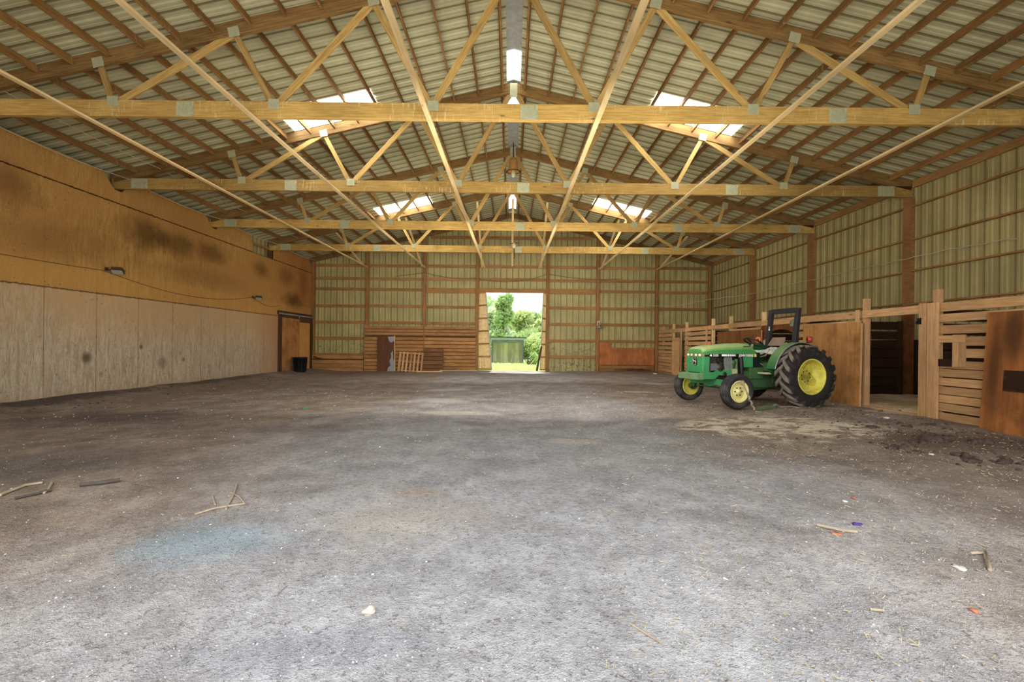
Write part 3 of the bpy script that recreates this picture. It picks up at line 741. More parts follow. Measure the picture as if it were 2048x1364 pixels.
for i in range(7):
    x = px(1238,22.3) + i*.22; y = 22.25 + R.uniform(-.1,.15); o = board('scrap_wood', (x-.22, y, fz(x,y)+.05+R.uniform(0,.05)), (x+.22+R.uniform(0,.2), y+R.uniform(-.1,.1), fz(x,y)+.06+R.uniform(0,.14)), .1, .03, M_DARKW)
    tag(o, f'broken dark board under the low plywood, {ORD[i+1]} piece from the lamp post', 'scrap board', 'broken boards under the low plywood')
_before = set(bpy.data.objects)
# ------------------------------------------------------------------ row of stalls on the right
M_SHADEPLY = plywood('stall shade sheet', S(30,22,17), S(44,32,24), .5)  # near-black colour standing for the shade inside the stalls
XS = 7.35
def ys_(p): return XS * FPX / (p - CX)
PY = {n: ys_(p) for n, p in dict(a=1321, b=1343, c=1369, d=1421, e=1456, f=1521, g=1600, h=1723, i=1864).items()}
PL = [('b','stall post beside the narrow half open gate'), ('c','stall post between the narrow gate and the slatted stall front'), ('d','stall post at the far edge of the wide plywood gate'),
      ('e','stall post rising behind the far plywood gate'), ('f','stall post behind the tractor steering wheel'), ('h','stall post at the edge of the gate behind the tractor tyre'), ('i','stall post with wide facing boards beside the open stall doorway')]
for k, nm in PL:
    y = PY[k]; o = board('stall_post', (XS+.10, y, -.2), (XS+.10, y, 2.27), .10, .10, M_STUB if k in 'bcdef' else M_STALL, up=(1,0,0)); tag(o, 'wooden ' + nm, 'post', 'stall posts')
o = board('stall_post', (XS+.10, 22.2, -.2), (XS+.10, 22.2, 2.2), .09, .09, M_STALL, up=(1,0,0)); tag(o, 'wooden stall post in the far corner against the back wall', 'post', 'stall posts')
UP = [(1.69,1.825),(1.49,1.635),(1.29,1.43),(1.09,1.235),(.905,1.035)]
LOW = [(-.12+.1465*i, -.12+.1465*i+.131) for i in range(7)]
def fence(ya, yb, label, upper=UP, lower=LOW, hole=None, rail=True):
    ym = (ya+yb)/2; root = empty('slatted_fence', (XS, ym, 0), label=label, cat='stall front', group='slatted stall fronts')
    L = abs(yb-ya)/2 - .004
    def bd(nm, z0, z1, l0=-L, l1=L): board(nm, (.02, l0, (z0+z1)/2 + R.uniform(-.006,.006)), (.02, l1, (z0+z1)/2 + R.uniform(-.006,.006)), .036, z1-z0, M_STALL, root)
    bd('top_rail', 1.865, 2.015)
    for z0, z1 in upper:
        if hole and z0 < hole[3] and z1 > hole[2]:
            if hole[0] > -L+.05: bd('board', z0, z1, -L, hole[0])
            if hole[1] < L-.05: bd('board', z0, z1, hole[1], L)
        else: bd('board', z0, z1)
    for z0, z1 in lower: bd('board', z0, z1)
    if hole:
        a, b, c, d = hole
        for p, q in (((.0, a-.17, c-.12), (.0, a-.17, d+.14)), ((.0, a-.06, c-.12), (.0, a-.06, d+.14)), ((.0, b+.05, c-.12), (.0, b+.05, d+.14))):
            board('feeder_frame', p, q, .03, .10, M_STALL, root, up=(0,1,0))
        board('feeder_frame', (-.005, a-.22, d+.07), (-.005, b+.05, d+.07), .03, .12, M_STALL, root)
        m = MB(); m.box((-.03, a+.01, c-.12), (.22, b-.01, c)); m.build('feeder_tray', M_STALLD, root)
    return root
fence(22.7, PY['b']+.05, 'slatted stall front panel in the far corner against the back wall', hole=None)
fence(PY['c']-.0, PY['d']+.05, 'slatted stall front just ahead of the tractor nose')
fence(PY['e']-.05, PY['f']+.05, 'slatted stall front behind the far plywood gate', upper=UP[:1]+UP[1:3])
fence(PY['g']+.05, PY['h']+.05, 'slatted stall front behind the gate at the tractor rear tyre')
f5 = fence(PY['i']-.05, 4.6, 'slatted stall front with a square feeder hole, beside the stained gate', hole=(1.33, 1.585, 1.06, 1.33))
# top rails bridging the doorways
for a, b, nm in (('b','c','over the narrow half open gate'), ('d','e','over the far doorway'), ('f','g','over the doorway behind the tractor seat'), ('h','i','over the open doorway')):
    o = board('header_rail', (XS+.02, PY[a]-.01, 1.94), (XS+.02, PY[b]+.01, 1.94), .036, .15, M_STALL); tag(o, 'stall top rail ' + nm, 'rail', 'doorway rails')
# facing boards round the open doorway
for k, (p0, p1) in enumerate(((1842,1857),(1858.5,1880))):
    ya, yb = ys_(p0), ys_(p1)
    o = board('facing_board', (XS-.03, (ya+yb)/2, -.1), (XS-.03, (ya+yb)/2, 2.03 if k else 2.04), abs(ya-yb), .04, M_STALL, up=(1,0,0))
    tag(o, ['upright board lining the open stall doorway, latch bolt on it', 'widest upright board on the stall post, beside the feeder hole'][k], 'board', 'stall facing boards')
o = board('facing_board', (XS-.02, ys_(1716), -.05), (XS-.02, ys_(1716), 2.04), .10, .03, M_STALL, up=(1,0,0)); tag(o, 'upright board on the tractor side of the open stall doorway', 'board', 'stall facing boards')
o = board('facing_board', (XS-.02, ys_(1363), -.1), (XS-.02, ys_(1363), 2.0), .10, .03, M_STALL, up=(1,0,0)); tag(o, 'upright board on the near side of the narrow gate', 'board', 'stall facing boards')
o = board('facing_board', (XS-.02, ys_(1414), -.1), (XS-.02, ys_(1414), 2.0), .12, .03, M_STALL, up=(1,0,0)); tag(o, 'upright board at the far doorway beside the slats', 'board', 'stall facing boards')
m = MB(); y = ys_(1844)
m.tube([(XS-.06,y,1.72),(XS-.10,y,1.72)], .012, 6); m.tube([(XS-.09,y-.03,1.74),(XS-.09,y+.03,1.69)], .012, 6); m.box((XS-.062,y-.04,1.67),(XS-.052,y+.04,1.78))
tag(m.build('gate_latch', M_DARKMETAL), 'small metal latch bolt high on the doorway board', 'latch')
# arched header in the doorway behind the tractor seat
m = MB(); n = 12; ya, yb = PY['g'], PY['f']
top = [(ya, 1.86), (yb, 1.86), (yb, 1.45)]; arc = [(yb - (yb-ya)*(.06+.88*i/n), 1.45 + .28*math.sin(PI*i/n)**.6) for i in range(n+1)]
m.prism(top + arc + [(ya, 1.45)], .03, Matrix(((0,1,0,XS+.03),(1,0,0,0),(0,0,1,0),(0,0,0,1))))
tag(m.build('arched_header', M_PLYP), 'brown arched plywood header in the doorway behind the tractor seat', 'header')

# plywood gates
def gate(ya, yb, z0, z1, x, tilt, mat, label, frame=True, mid=False):
    root = empty('stall_gate', (x, (ya+yb)/2, 0), label=label, cat='gate', group='plywood stall gates'); root.rotation_euler = (0, tilt, 0)
    L = abs(yb-ya)/2
    MB().box((0, -L, z0), (.02, L, z1)).build('plywood_sheet', mat, root)
    if frame:
        for l in (-L+.03, L-.03): board('frame_board', (.045, l, z0+.02), (.045, l, z1-.02), .06, .045, M_STALL, root, up=(1,0,0))
        board('frame_board', (.045, -L+.07, z1-.06), (.045, L-.07, z1-.06), .045, .08, M_STALL, root)
    if mid:
        board('cross_board', (-.015, -L, mid), (-.015, L*.72, mid), .028, .30, M_STALLD, root)
        m = MB(); m.tube([(-.03, .55, 1.60),(-.05, .55, 1.60)], .03, 8); m.build('bolt', M_DARKMETAL, root)
    return root
M_PLYG = plywood('far gate plywood', S(122,78,40), S(146,98,54), .5)
gate(16.05, 13.28, .02, 1.76, XS-.08, 0, M_PLYG, 'wide brown plywood gate slid across behind the tractor hood')
gate(11.35, 9.50, -.02, 1.78, XS-.09, .012, M_PLY, 'tall orange plywood gate right behind the tractor rear tyre')
M_PLYS = plywood('stained gate plywood', S(168,102,54), S(190,124,70), .45, spots=((( 0,.75,1.5),(9,.30,.7),.8),((0,1.0,1.0),(9,.16,1.2),.7),((0,-.1,.75),(9,1.0,.42),.95),((0,.2,1.45),(9,.5,.3),.6),((0,-.2,.1),(9,.5,.3),.5)), dark=S(52,32,18))
gate(6.98, 4.7, -.06, 1.80, XS-.16, .065, M_PLYS, 'stained plywood gate with a dark cross board, closest to the open front', True, .78)
# narrow gate standing ajar
root = empty('plank_gate', (XS+.0, ys_(1358)-.02, 0), label='narrow plank gate standing ajar in the far stall front', cat='gate'); root.rotation_euler = (0,0,.12)
MB().box((0, 0, -.08), (.03, .62, 1.62)).build('plank', M_STALL, root); MB().box((-.03, .02, 1.48), (0, .6, 1.60)).build('rail', M_STALL, root); MB().box((-.03, .52, .0), (0, .6, 1.47)).build('stile', M_STALL, root)

# partitions inside the row, bedding
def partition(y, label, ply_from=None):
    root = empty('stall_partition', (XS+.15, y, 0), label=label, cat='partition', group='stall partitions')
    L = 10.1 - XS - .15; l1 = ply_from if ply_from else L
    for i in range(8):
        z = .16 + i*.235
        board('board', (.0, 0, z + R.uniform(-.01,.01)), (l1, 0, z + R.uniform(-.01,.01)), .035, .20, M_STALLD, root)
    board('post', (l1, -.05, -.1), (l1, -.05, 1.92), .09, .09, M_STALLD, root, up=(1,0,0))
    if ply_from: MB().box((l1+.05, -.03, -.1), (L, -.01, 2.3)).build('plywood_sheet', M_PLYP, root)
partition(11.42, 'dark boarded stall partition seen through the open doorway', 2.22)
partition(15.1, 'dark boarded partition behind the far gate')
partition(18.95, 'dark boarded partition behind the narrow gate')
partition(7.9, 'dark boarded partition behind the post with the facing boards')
MB_ = MB(); MB_.box((10.08, 4.5, -.1), (10.10, 22.6, 1.46)); o = MB_.build('wall_right_shade', M_SHADEPLY); tag(o, kind='structure')  # sheet added behind the stalls to darken what shows through the gaps
m = MB(); n = 20; ya, yb = 8.0, 11.35
for j in range(n+1):
    for i in range(n+1):
        x = XS+.02 + (10.05-XS)*i/n; y = ya + (yb-ya)*j/n
        e = min(1, i/3.0); m.v.append(V((x, y, fz(x, y)*.0 + .0 + .12*e**.6 + .05*MN.noise((x*2, y*2, 1)) - .03)))
for j in range(n):
    for i in range(n):
        a = j*(n+1)+i; m.f.append([a, a+1, a+n+2, a+n+1]); m.sm.append(True)
def bedding():
    t = NT('bedding'); oc = t.tc(); g = t.noise(oc, 18, 5, .7); b = t.noise(oc, 2.2, 4)
    c = t.mix(t.ramp(g, .3, .7), S(186,158,122), S(226,202,166)); c = t.mix(t.ramp(b, .5, .7, 0, .5), c, S(104,80,58))
    t.bsdf(c, .95, bump=g, bump_d=.03, spec=.1); return t.m
M_BED = bedding()
tag(m.build('sand_bedding', M_BED, None, False), 'pale sandy bedding heaped inside the open stall doorway', 'bedding', None, 'stuff')
m = MB(); ya, yb = ys_(1842), ys_(1730)
m.beam((XS+.02, ya, -.03), (XS+.02, yb, -.03), .06, .16); tag(m.build('threshold_board', M_STALL), 'low sill board across the open stall doorway, half buried in sand', 'board')

for o in set(bpy.data.objects) - _before:
    if o.parent is None: o.location.z += ROLL * XS          # the ground rises a little towards the stalls
# ------------------------------------------------------------------ the tractor
TX, TY = 5.88, 10.19
FW = V((-.9635, -.2676, 0)); LF = V((.2676, -.9635, 0))
TG = .075
TRC = empty('tractor', (TX, TY, TG), math.atan2(FW.y, FW.x), 'green farm tractor with yellow wheels and a black roll bar, parked by the stalls', 'tractor')
# local axes after that turn: x forward, y to the driver's left (towards the middle of the barn), z up
def green(name, c, dirt, faded=0.0):
    t = NT(name); oc = t.tc('Object'); n = t.noise(oc, 5, 6, .7); n2 = t.noise(oc, 22, 5, .7)
    k = t.ramp(n, .3, .7, .88, 1.1); col = t.mix(1.0, c, t.comb(k, k, k), 'MULTIPLY')
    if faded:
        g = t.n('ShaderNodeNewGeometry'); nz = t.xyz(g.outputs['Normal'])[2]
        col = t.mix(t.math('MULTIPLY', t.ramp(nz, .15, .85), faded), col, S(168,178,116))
    col = t.mix(t.math('MULTIPLY', t.ramp(n2, .50, .66), dirt), col, S(104,92,68))
    t.bsdf(col, .5, spec=.4); return t.m
G1 = green('green paint', S(58,138,84), .22, .0)
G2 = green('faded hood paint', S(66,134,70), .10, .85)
G3 = green('greasy green paint', S(58,96,56), .75)
G5 = green('dusty green paint', S(92,106,74), .9)
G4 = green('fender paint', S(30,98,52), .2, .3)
def tyre_mat():
    t = NT('tyre rubber'); oc = t.tc('Object'); x, y, z = t.xyz(oc)
    rad = t.math('SQRT', t.math('ADD', t.math('MULTIPLY', x, x), t.math('MULTIPLY', z, z)))
    n = t.noise(oc, 9, 5, .65)
    worn = t.math('MULTIPLY', t.ramp(rad, .600, .632), t.ramp(n, .25, .6, .55, 1.0))       # scuffed lug tops
    c = t.mix(worn, S(46,43,41), S(126,116,102))
    c = t.mix(t.math('MULTIPLY', t.ramp(n, .52, .7), .3), c, S(112,100,84))
    t.bsdf(c, .85, spec=.2); return t.m
M_TYRE = tyre_mat()
M_TYREF = plain('front tyre rubber', S(46,45,46), .8, spec=.25, var=.15, dirt=.35, dirtcol=S(118,108,96), dscale=5)
M_YEL = plain('yellow rim paint', S(224,212,92), .5, dirt=.25, dirtcol=S(150,138,70), dscale=6)
M_YELD = plain('dusty yellow casting', S(206,190,74), .55, dirt=.5, dirtcol=S(140,124,60), dscale=7)
M_YELP = plain('pale yellow rim paint', S(232,222,146), .5, dirt=.35, dirtcol=S(170,158,110), dscale=8)
M_ENG = plain('oily engine metal', S(52,50,46), .5, .3, var=.4, dirt=.5, dirtcol=S(92,84,66), dscale=14)
M_ROPS = plain('roll bar paint', S(48,48,52), .45, .2)
M_DECAL = plain('black decal', S(26,30,28), .4)
M_WHITE = plain('white lettering', S(232,232,222), .5, var=.05)
M_CREAM = plain('headlight lens', S(226,218,178), .25, spec=.6, var=.05)
M_RUST = plain('rusty cap', S(150,84,52), .8)
M_RED = plain('red lens', S(166,58,44), .3, spec=.6); M_AMBER = plain('amber lens', S(206,110,60), .3, spec=.6)
M_SEATB = plain('faded seat vinyl', S(132,108,92), .7); M_SEATW = plain('torn seat padding', S(196,194,178), .9, var=.3, scale=14)
M_STEEL = plain('worn steel', S(150,140,120), .6, .3, dirt=.4)

def wheel(name, x, y, r, w, rr, rear, mat_rim, mat_t, dish, lab):
    """Tyre mesh at the hub; outer face towards +y for s=1."""
    s = 1 if y > 0 else -1
    hw = w/2; prof = []
    if rear:
        prof = [(-hw*.80, rr), (-hw*.96, rr+.05), (-hw, rr+.12), (-hw*.97, r-.13), (-hw*.86, r-.085), (-hw*.6, r-.062), (0, r-.054), (hw*.6, r-.062), (hw*.86, r-.085), (hw*.97, r-.13), (hw, rr+.12), (hw*.96, rr+.05), (hw*.80, rr)]
    else:
        prof = [(-hw*.72, rr), (-hw*.92, rr+.03), (-hw, rr+.075), (-hw*.95, r-.05), (-hw*.8, r-.018), (-hw*.62, r-.012), (-hw*.58, r-.030), (-hw*.44, r-.030), (-hw*.40, r-.005), (-hw*.14, r), (-hw*.10, r-.022), (hw*.10, r-.022), (hw*.14, r), (hw*.40, r-.005),
                (hw*.44, r-.030), (hw*.58, r-.030), (hw*.62, r-.012), (hw*.8, r-.018), (hw*.95, r-.05), (hw, rr+.075), (hw*.92, rr+.03), (hw*.72, rr)]
    m = MB(); m.lathe(prof, 56)
    if rear:
        N = 17
        def rad(v): 
            a = abs(v)/hw
            return r - .034 - (.010*(a/.6) if a < .6 else .010 + .055*((a-.6)/.4)**1.6)
        for sd in (-1, 1):
            for k in range(N):
                th0 = 2*PI*(k + (.5 if sd > 0 else 0))/N
                secs = []
                for j in range(7):
                    u = j/6; v = sd*(-.02 + (hw*1.01 + .02)*u); th = th0 - (.36*u**.85); tw = .044 + .022*u
                    rb = rad(v) - .03; rt = r + .012 - .06*max(0, u-.72)/.28*1.0
                    pts = []
                    for (q, rad_) in ((-tw*1.2, rb), (-tw*.72, rt), (tw*.72, rt), (tw*1.2, rb)):
                        a = th + q/r; pts.append(V((rad_*math.cos(a), v, rad_*math.sin(a))))
                    secs.append(pts)
                m.loft(secs)
    root = m.build(name, mat_t, TRC); root.location = (x, y, r)
    root['label'] = lab
    # rim: barrel, dished centre, lip (sub-parts of the wheel)
    o = hw*.80 if rear else hw*.72
    m = MB()
    m.lathe([(s*o, rr+.006), (s*(o+.012), rr), (s*(o+.008), rr-.022), (s*(o-.03), rr-.03), (s*(o-.07), rr-.045), (s*(o-dish), rr-.055), (s*(o-dish-.01), .02), (s*(o-dish-.01), 0)], 40)
    m.lathe([(-s*o, rr+.006), (-s*(o+.012), rr), (-s*(o+.0), rr-.025), (-s*(o-.05), rr-.045), (s*(o-dish-.015), rr-.06)], 40)
    rim = m.build('rim', mat_rim, root)
    m = MB()
    if rear:
        # cast star centre with lobes clamped to the barrel
        for k in range(4):
            a = 2*PI*k/4 + .5
            c, sn = math.cos(a), math.sin(a)
            Mx = Matrix(((c,0,-sn,0),(0,1,0,0),(sn,0,c,0),(0,0,0,1)))
            m.prism([(.0,-.12),(.16,-.10),(rr-.075,-.055),(rr-.06,0),(rr-.075,.055),(.16,.10),(0,.12)], .06*s, Mx @ Matrix.Translation((0, s*(o-dish-.005), 0)))
        m.lathe([(s*(o-dish+.03), .14), (s*(o-dish+.05), .10), (s*(o-dish+.055), .0)], 24)
        m.build('wheel_centre', M_YELD, root)
        m = MB()
        for k in range(8):
            a = 2*PI*k/8 + .2; m.lathe([(s*(o-dish+.03), .014), (s*(o-dish+.062), .014), (s*(o-dish+.062), 0)], 6, Matrix.Translation((.115*math.cos(a), 0, .115*math.sin(a))))
        for k in range(4):
            a = 2*PI*k/4 + .5; m.box((-.03,0,-.03),(.03,.02,.03), Matrix.Translation(((rr-.09)*math.cos(a), s*(o-dish+.035) - .01, (rr-.09)*math.sin(a))))
        m.build('bolts', M_DARKMETAL, root)
    else:
        m.lathe([(s*(o-dish), .12), (s*(o-dish+.018), .105), (s*(o-dish+.02), .055), (s*(o-dish+.05), .045), (s*(o-dish+.055), 0)], 24); m.build('hub', mat_rim, root)
        m = MB()
        for k in range(6):
            a = 2*PI*k/6; m.lathe([(s*(o-dish+.01), .013), (s*(o-dish+.035), .013), (s*(o-dish+.035), 0)], 6, Matrix.Translation((.082*math.cos(a), 0, .082*math.sin(a))))
        m.build('bolts', M_DARKMETAL, root)
    return root
wheel('rear_wheel', 0, .80, .640, .40, .365, True, M_YEL, M_TYRE, .20, 'rear wheel with tall bar lugs and a yellow rim')
wheel('rear_wheel', 0, -.80, .640, .40, .365, True, M_YEL, M_TYRE, .16, 'rear wheel on the stall side')
wheel('front_wheel', 1.645, .74, .352, .21, .215, False, M_YELP, M_TYREF, .055, 'ribbed front wheel with a pale yellow rim')
fw2 = wheel('front_wheel', 1.645, -.74, .352, .21, .215, False, M_YEL, M_TYREF, .055, 'ribbed front wheel seen from its inner side')

# hood: lofted sheet metal
secs = []
for x, w, zb, zs, zt in ((2.075,.235,1.065,1.10,1.125),(2.06,.262,1.06,1.115,1.185),(1.98,.272,1.06,1.135,1.235),(1.80,.275,1.06,1.155,1.268),(1.45,.275,1.06,1.175,1.298),(1.05,.275,1.06,1.19,1.318),(.88,.272,1.06,1.185,1.305),(.78,.268,1.06,1.15,1.25),(.73,.262,1.06,1.12,1.19)):
    half = [(w, zb), (w, zs), (w*.93, zs+(zt-zs)*.35), (w*.72, zt-.012), (w*.35, zt)]
    secs.append([V((x, y, z)) for y, z in half] + [V((x, -y, z)) for y, z in reversed(half)])
m = MB(); m.loft(secs); m.build('hood', G2, TRC, bevel=.008)
m = MB(); m.box((1.30,.2755,1.205),(1.04,.279,1.217)) if False else None
m = MB()
for x0, x1, y0, y1 in ((1.57,1.43,-.02,.03),(1.24,1.15,.03,.06)):
    m.box((x1, y0, 1.292 if x0 > 1.3 else 1.312), (x0, y1, 1.304 if x0 > 1.3 else 1.320))
m.build('hood_slots', M_DECAL, TRC)
m = MB(); m.loft([[V((x, y, z)) for x, y, z in ((1.06,.262,1.232),(.90,.262,1.240),(.885,.258,1.252),(1.05,.255,1.247))], [V((x, y, z)) for x, y, z in ((1.06,.272,1.236),(.90,.272,1.244),(.885,.268,1.256),(1.05,.265,1.251))]]); m.build('hood_handle', M_DECAL, TRC)
m = MB(); m.lathe([(1.27,.05),(1.285,.055),(1.30,.055),(1.32,.045),(1.325,0)], 14, Matrix.Translation((1.74,.05,0)) @ Matrix.Rotation(PI/2, 4, 'X') @ Matrix.Rotation(0,4,'Y')); m.build('radiator_cap', M_RUST, TRC)
# stripe with lettering, both sides
for s in (1, -1):
    m = MB(); m.box((.80, s*.262, 1.028), (1.925, s*.283, 1.085)) if s > 0 else m.box((.80, -.283, 1.028), (1.925, -.262, 1.085)); m.build('side_stripe', M_DECAL, TRC)
m = MB(); m.box((.735,.262,1.026),(.84,.2815,1.086)); m.build('stripe_end', M_YEL, TRC)
def text(body, size, x, y, z, mat, sx=1.0, name='lettering', bold=.0):
    c = bpy.data.curves.new('t', 'FONT'); c.body = body; c.size = size; c.extrude = .0015; c.offset = bold; c.space_character = 1.05
    o = bpy.data.objects.new('t', c); COL.objects.link(o); dg = bpy.context.evaluated_depsgraph_get(); dg.update()
    me = bpy.data.meshes.new_from_object(o.evaluated_get(dg)); bpy.data.objects.remove(o); bpy.data.curves.remove(c)
    me.materials.clear(); me.materials.append(mat); me.name = name
    t = bpy.data.objects.new(name, me); COL.objects.link(t); t.parent = TRC
    t.matrix_local = Matrix(((-sx,0,0,x),(0,0,1,y),(0,1,0,z),(0,0,0,1))); return t
text('JOHN DEERE', .066, 1.185, .2845, 1.033, M_WHITE, .93, bold=.0022)
text('2155', .062, 1.83, .2845, 1.034, M_WHITE, 1.0, bold=.0015)
m = MB()
for x0, x1 in ((1.62,1.49),(1.48,1.43),(1.42,1.385),(1.375,1.35),(1.34,1.32),(1.31,1.297),(1.285,1.275)): m.box((x1,.282,1.036),(x0,.2855,1.078))
for x0 in (1.915, 1.90, 1.885): m.box((x0-.028,.282,1.036),(x0-.004,.2855,1.078)) if x0 == 1.90 else m.add([(x0,.2853,1.036),(x0-.03,.2853,1.036),(x0-.01,.2853,1.08)],[(0,1,2)])
m.build('stripe_bars', M_WHITE, TRC)
# nose: headlight strip, grille shell, emblem
m = MB(); m.loft([[V((2.03,.27,1.022)),V((2.085,.255,1.022)),V((2.10,0,1.022)),V((2.085,-.255,1.022)),V((2.03,-.27,1.022))],[V((2.03,.27,1.088)),V((2.08,.255,1.088)),V((2.095,0,1.088)),V((2.08,-.255,1.088)),V((2.03,-.27,1.088))]]); m.build('lamp_strip', plain('lamp strip', S(120,112,74), .4), TRC)
for y in (.19,.07,-.06,-.18):
    m = MB(); Mx = Matrix.Translation((2.082, y, 1.055)) @ Matrix.Rotation(PI/2, 4, 'Z') @ Matrix.Scale(1.35,4,(1,0,0)); m.lathe([(.0,.028),(-.012,.026),(-.02,.015),(-.022,0)], 14, Mx); m.build('headlight', M_CREAM, TRC)
m = MB(); prof = lambda z, ins: [V((1.905,.272-ins,z)),V((2.03,.270-ins,z)),V((2.078-ins,.255-ins,z)),V((2.09-ins,0,z)),V((2.078-ins,-.255+ins,z)),V((2.03,-.270+ins,z)),V((1.905,-.272+ins,z))]
m.loft([prof(.70,.018), prof(.85,.006), prof(1.025,.0)]); m.build('grille_shell', G1, TRC, bevel=.006)
Mx = Matrix(((0,1,0,2.078),(1,0,0,.035),(0,0,1,.925),(0,0,0,1)))
m = MB(); m.prism([(-.068,-.06),(-.05,-.075),(.05,-.075),(.068,-.06),(.068,.06),(.05,.075),(-.05,.075),(-.068,.06)], .022, Mx); m.build('emblem_plate', M_BLACK, TRC)
m = MB(); D = [(-.045,.022),(-.036,.030),(-.028,.046),(-.024,.030),(-.020,.044),(-.014,.026),(.004,.020),(.034,.012),(.046,.020),(.040,.002),(.050,-.016),(.044,-.034),(.036,-.014),(.024,-.006),(-.002,-.004),(-.014,-.012),(-.030,-.036),(-.034,-.034),(-.022,-.006),(-.030,.010)]
m.prism([(a, b) for a, b in D], .003, Matrix(((0,1,0,2.1005),(1,0,0,.035),(0,0,1,.925),(0,0,0,1))))
bw, bh, tq = .06, .066, .006
m.box((2.1,.035-bw,.925-bh),(2.1025,.035+bw,.925-bh+tq)); m.box((2.1,.035-bw,.925+bh-tq),(2.1025,.035+bw,.925+bh)); m.box((2.1,.035-bw,.925-bh),(2.1025,.035-bw+tq,.925+bh)); m.box((2.1,.035+bw-tq,.925-bh),(2.1025,.035+bw,.925+bh))
m.build('deer_emblem', plain('worn emblem', S(196,194,176), .5), TRC)
# front bracket, axle beam, steering knuckles
m = MB(); m.box((2.03,-.26,.545),(2.20,.26,.685)); m.box((2.18,-.30,.55),(2.25,.30,.675)); m.build('front_bracket', green('weathered bracket', S(104,136,96), .85), TRC, bevel=.012)
m = MB()
for s in (1, -1):
    m.prism([(2.1,.56),(2.1,.72),(1.78,.70),(1.70,.755),(1.28,.755),(1.22,.70),(1.22,.58),(1.32,.62),(1.66,.64),(1.76,.56)], .04, Matrix.Translation((0, s*.235-.02, 0)))
m.build('side_rail', G1, TRC)
m = MB(); m.box((1.22,-.21,.60),(1.34,.28,.77)); m.build('rail_mount', plain('dusty cream metal', S(168,164,120), .7, dirt=.5), TRC)
m = MB(); A = [(-.62,.395),(-.60,.53),(-.2,.56),(.2,.56),(.60,.53),(.62,.395),(.45,.42),(.22,.435),(0,.385),(-.22,.435),(-.45,.42)]
m.prism(A, .10, Matrix(((0,1,0,1.595),(1,0,0,0),(0,0,1,0),(0,0,0,1)))); m.build('axle_beam', G1, TRC)
m = MB()
for s in (1, -1):
    m.tube([(1.645, s*.58, .34), (1.645, s*.57, .60)], .038, 10); m.lathe([(s*.56,.085),(s*.60,.09),(s*.66,.07),(s*.70,.05)], 18, Matrix.Translation((1.645,0,.352)))
    m.tube([(1.60,s*.54,.36),(1.50,s*.45,.36)], .02, 8)
m.tube([(1.50,-.46,.36),(1.50,.46,.36)], .016, 8); m.build('steering_knuckles', G3, TRC)
# engine bay, open on both sides
m = MB(); m.box((1.86,-.245,.70),(1.905,.245,1.02)); m.box((1.70,-.22,.73),(1.86,.22,1.03)); m.build('radiator', M_ENG, TRC)
MB().box((1.70,.222,.735),(1.86,.245,.885)).build('battery_box', plain('grey box', S(92,98,100), .5), TRC)
m = MB(); m.box((1.02,-.15,.48),(1.62,.15,.86)); m.box((1.05,-.11,.86),(1.60,.11,1.03))
for k in range(4): m.tube([(1.56-.15*k,.15,.90),(1.56-.15*k,.22,.88),(1.56-.15*k,.235,.80)], .022, 8)
m.lathe([(.17,.085),(.255,.085),(.255,0)], 16, Matrix.Translation((1.62,0,.80))); m.lathe([(.17,.05),(.26,.05),(.26,0)], 14, Matrix.Translation((1.52,0,.66)))
m.build('engine_block', M_ENG, TRC)
m = MB(); m.box((1.16,.15,.50),(1.40,.235,.80)); m.lathe([(.15,.055),(.27,.055),(.27,0)], 16, Matrix.Translation((1.30,0,.90))); m.tube([(1.22,.24,.56),(1.22,.24,.98)], .035, 10); m.tube([(1.36,.245,.62),(1.30,.25,.9)], .018, 8); m.build('fuel_pump', G3, TRC)
m = MB()
for i in range(5): m.box((1.50-.035*i,.20,.74),(1.485-.035*i,.262,1.02))
m.build('engine_screen', M_GALV, TRC)
m = MB(); m.tube([(1.10,.23,1.02),(1.10,.25,.9),(1.09,.25,.70),(1.08,.22,.50),(1.0,.18,.40)], .042, 10); m.build('exhaust_pipe', M_DARKMETAL, TRC)
m = MB(); m.box((.80,-.262,.80),(1.04,.262,1.03)); m.build('cowl_panel', G1, TRC, bevel=.01)
m = MB(); m.box((1.02,-.2,.34),(1.24,.2,.62)); m.box((.0,-.20,.36),(1.02,.20,.72)); m.box((.50,-.24,.55),(.86,.24,.80)); m.lathe([(-.72,.10),(-.3,.13),(-.24,.2),(.24,.2),(.3,.13),(.72,.10)], 20, Matrix.Translation((0,0,.64))); m.box((-.25,-.24,.45),(.25,.24,.92))
m.tube([(1.3,.1,.36),(.6,.1,.33),(.2,.1,.36)], .04, 8); m.build('transmission', G3, TRC, bevel=.012)
m = MB(); m.box((.60,-.24,.80),(.80,.24,1.12)); m.build('dash', M_DECAL, TRC, bevel=.01)
m = MB()
m.tube([(.62,.14,.92),(.50,.20,.86),(.46,.25,.80)], .016, 6); m.box((.42,.20,.77),(.50,.29,.79)); m.tube([(.60,.20,1.02),(.48,.26,1.05),(.42,.30,1.18)], .010, 6); m.lathe([(-.02,0),(0,.022),(.02,0)], 10, Matrix.Translation((.42,.30,1.19)))
m.tube([(.56,-.1,1.0),(.50,-.22,.84)], .014, 6); m.build('pedals', M_STEEL, TRC)
m = MB(); m.box((.18,.22,.665),(.66,.50,.70)); m.box((.18,-.50,.665),(.66,-.22,.70)); m.build('foot_platform', plain('worn step', S(186,176,140), .7, dirt=.5), TRC)
m = MB(); m.box((-.1,.20,.72),(.5,.42,.90)); m.build('platform_side', G3, TRC, bevel=.02)
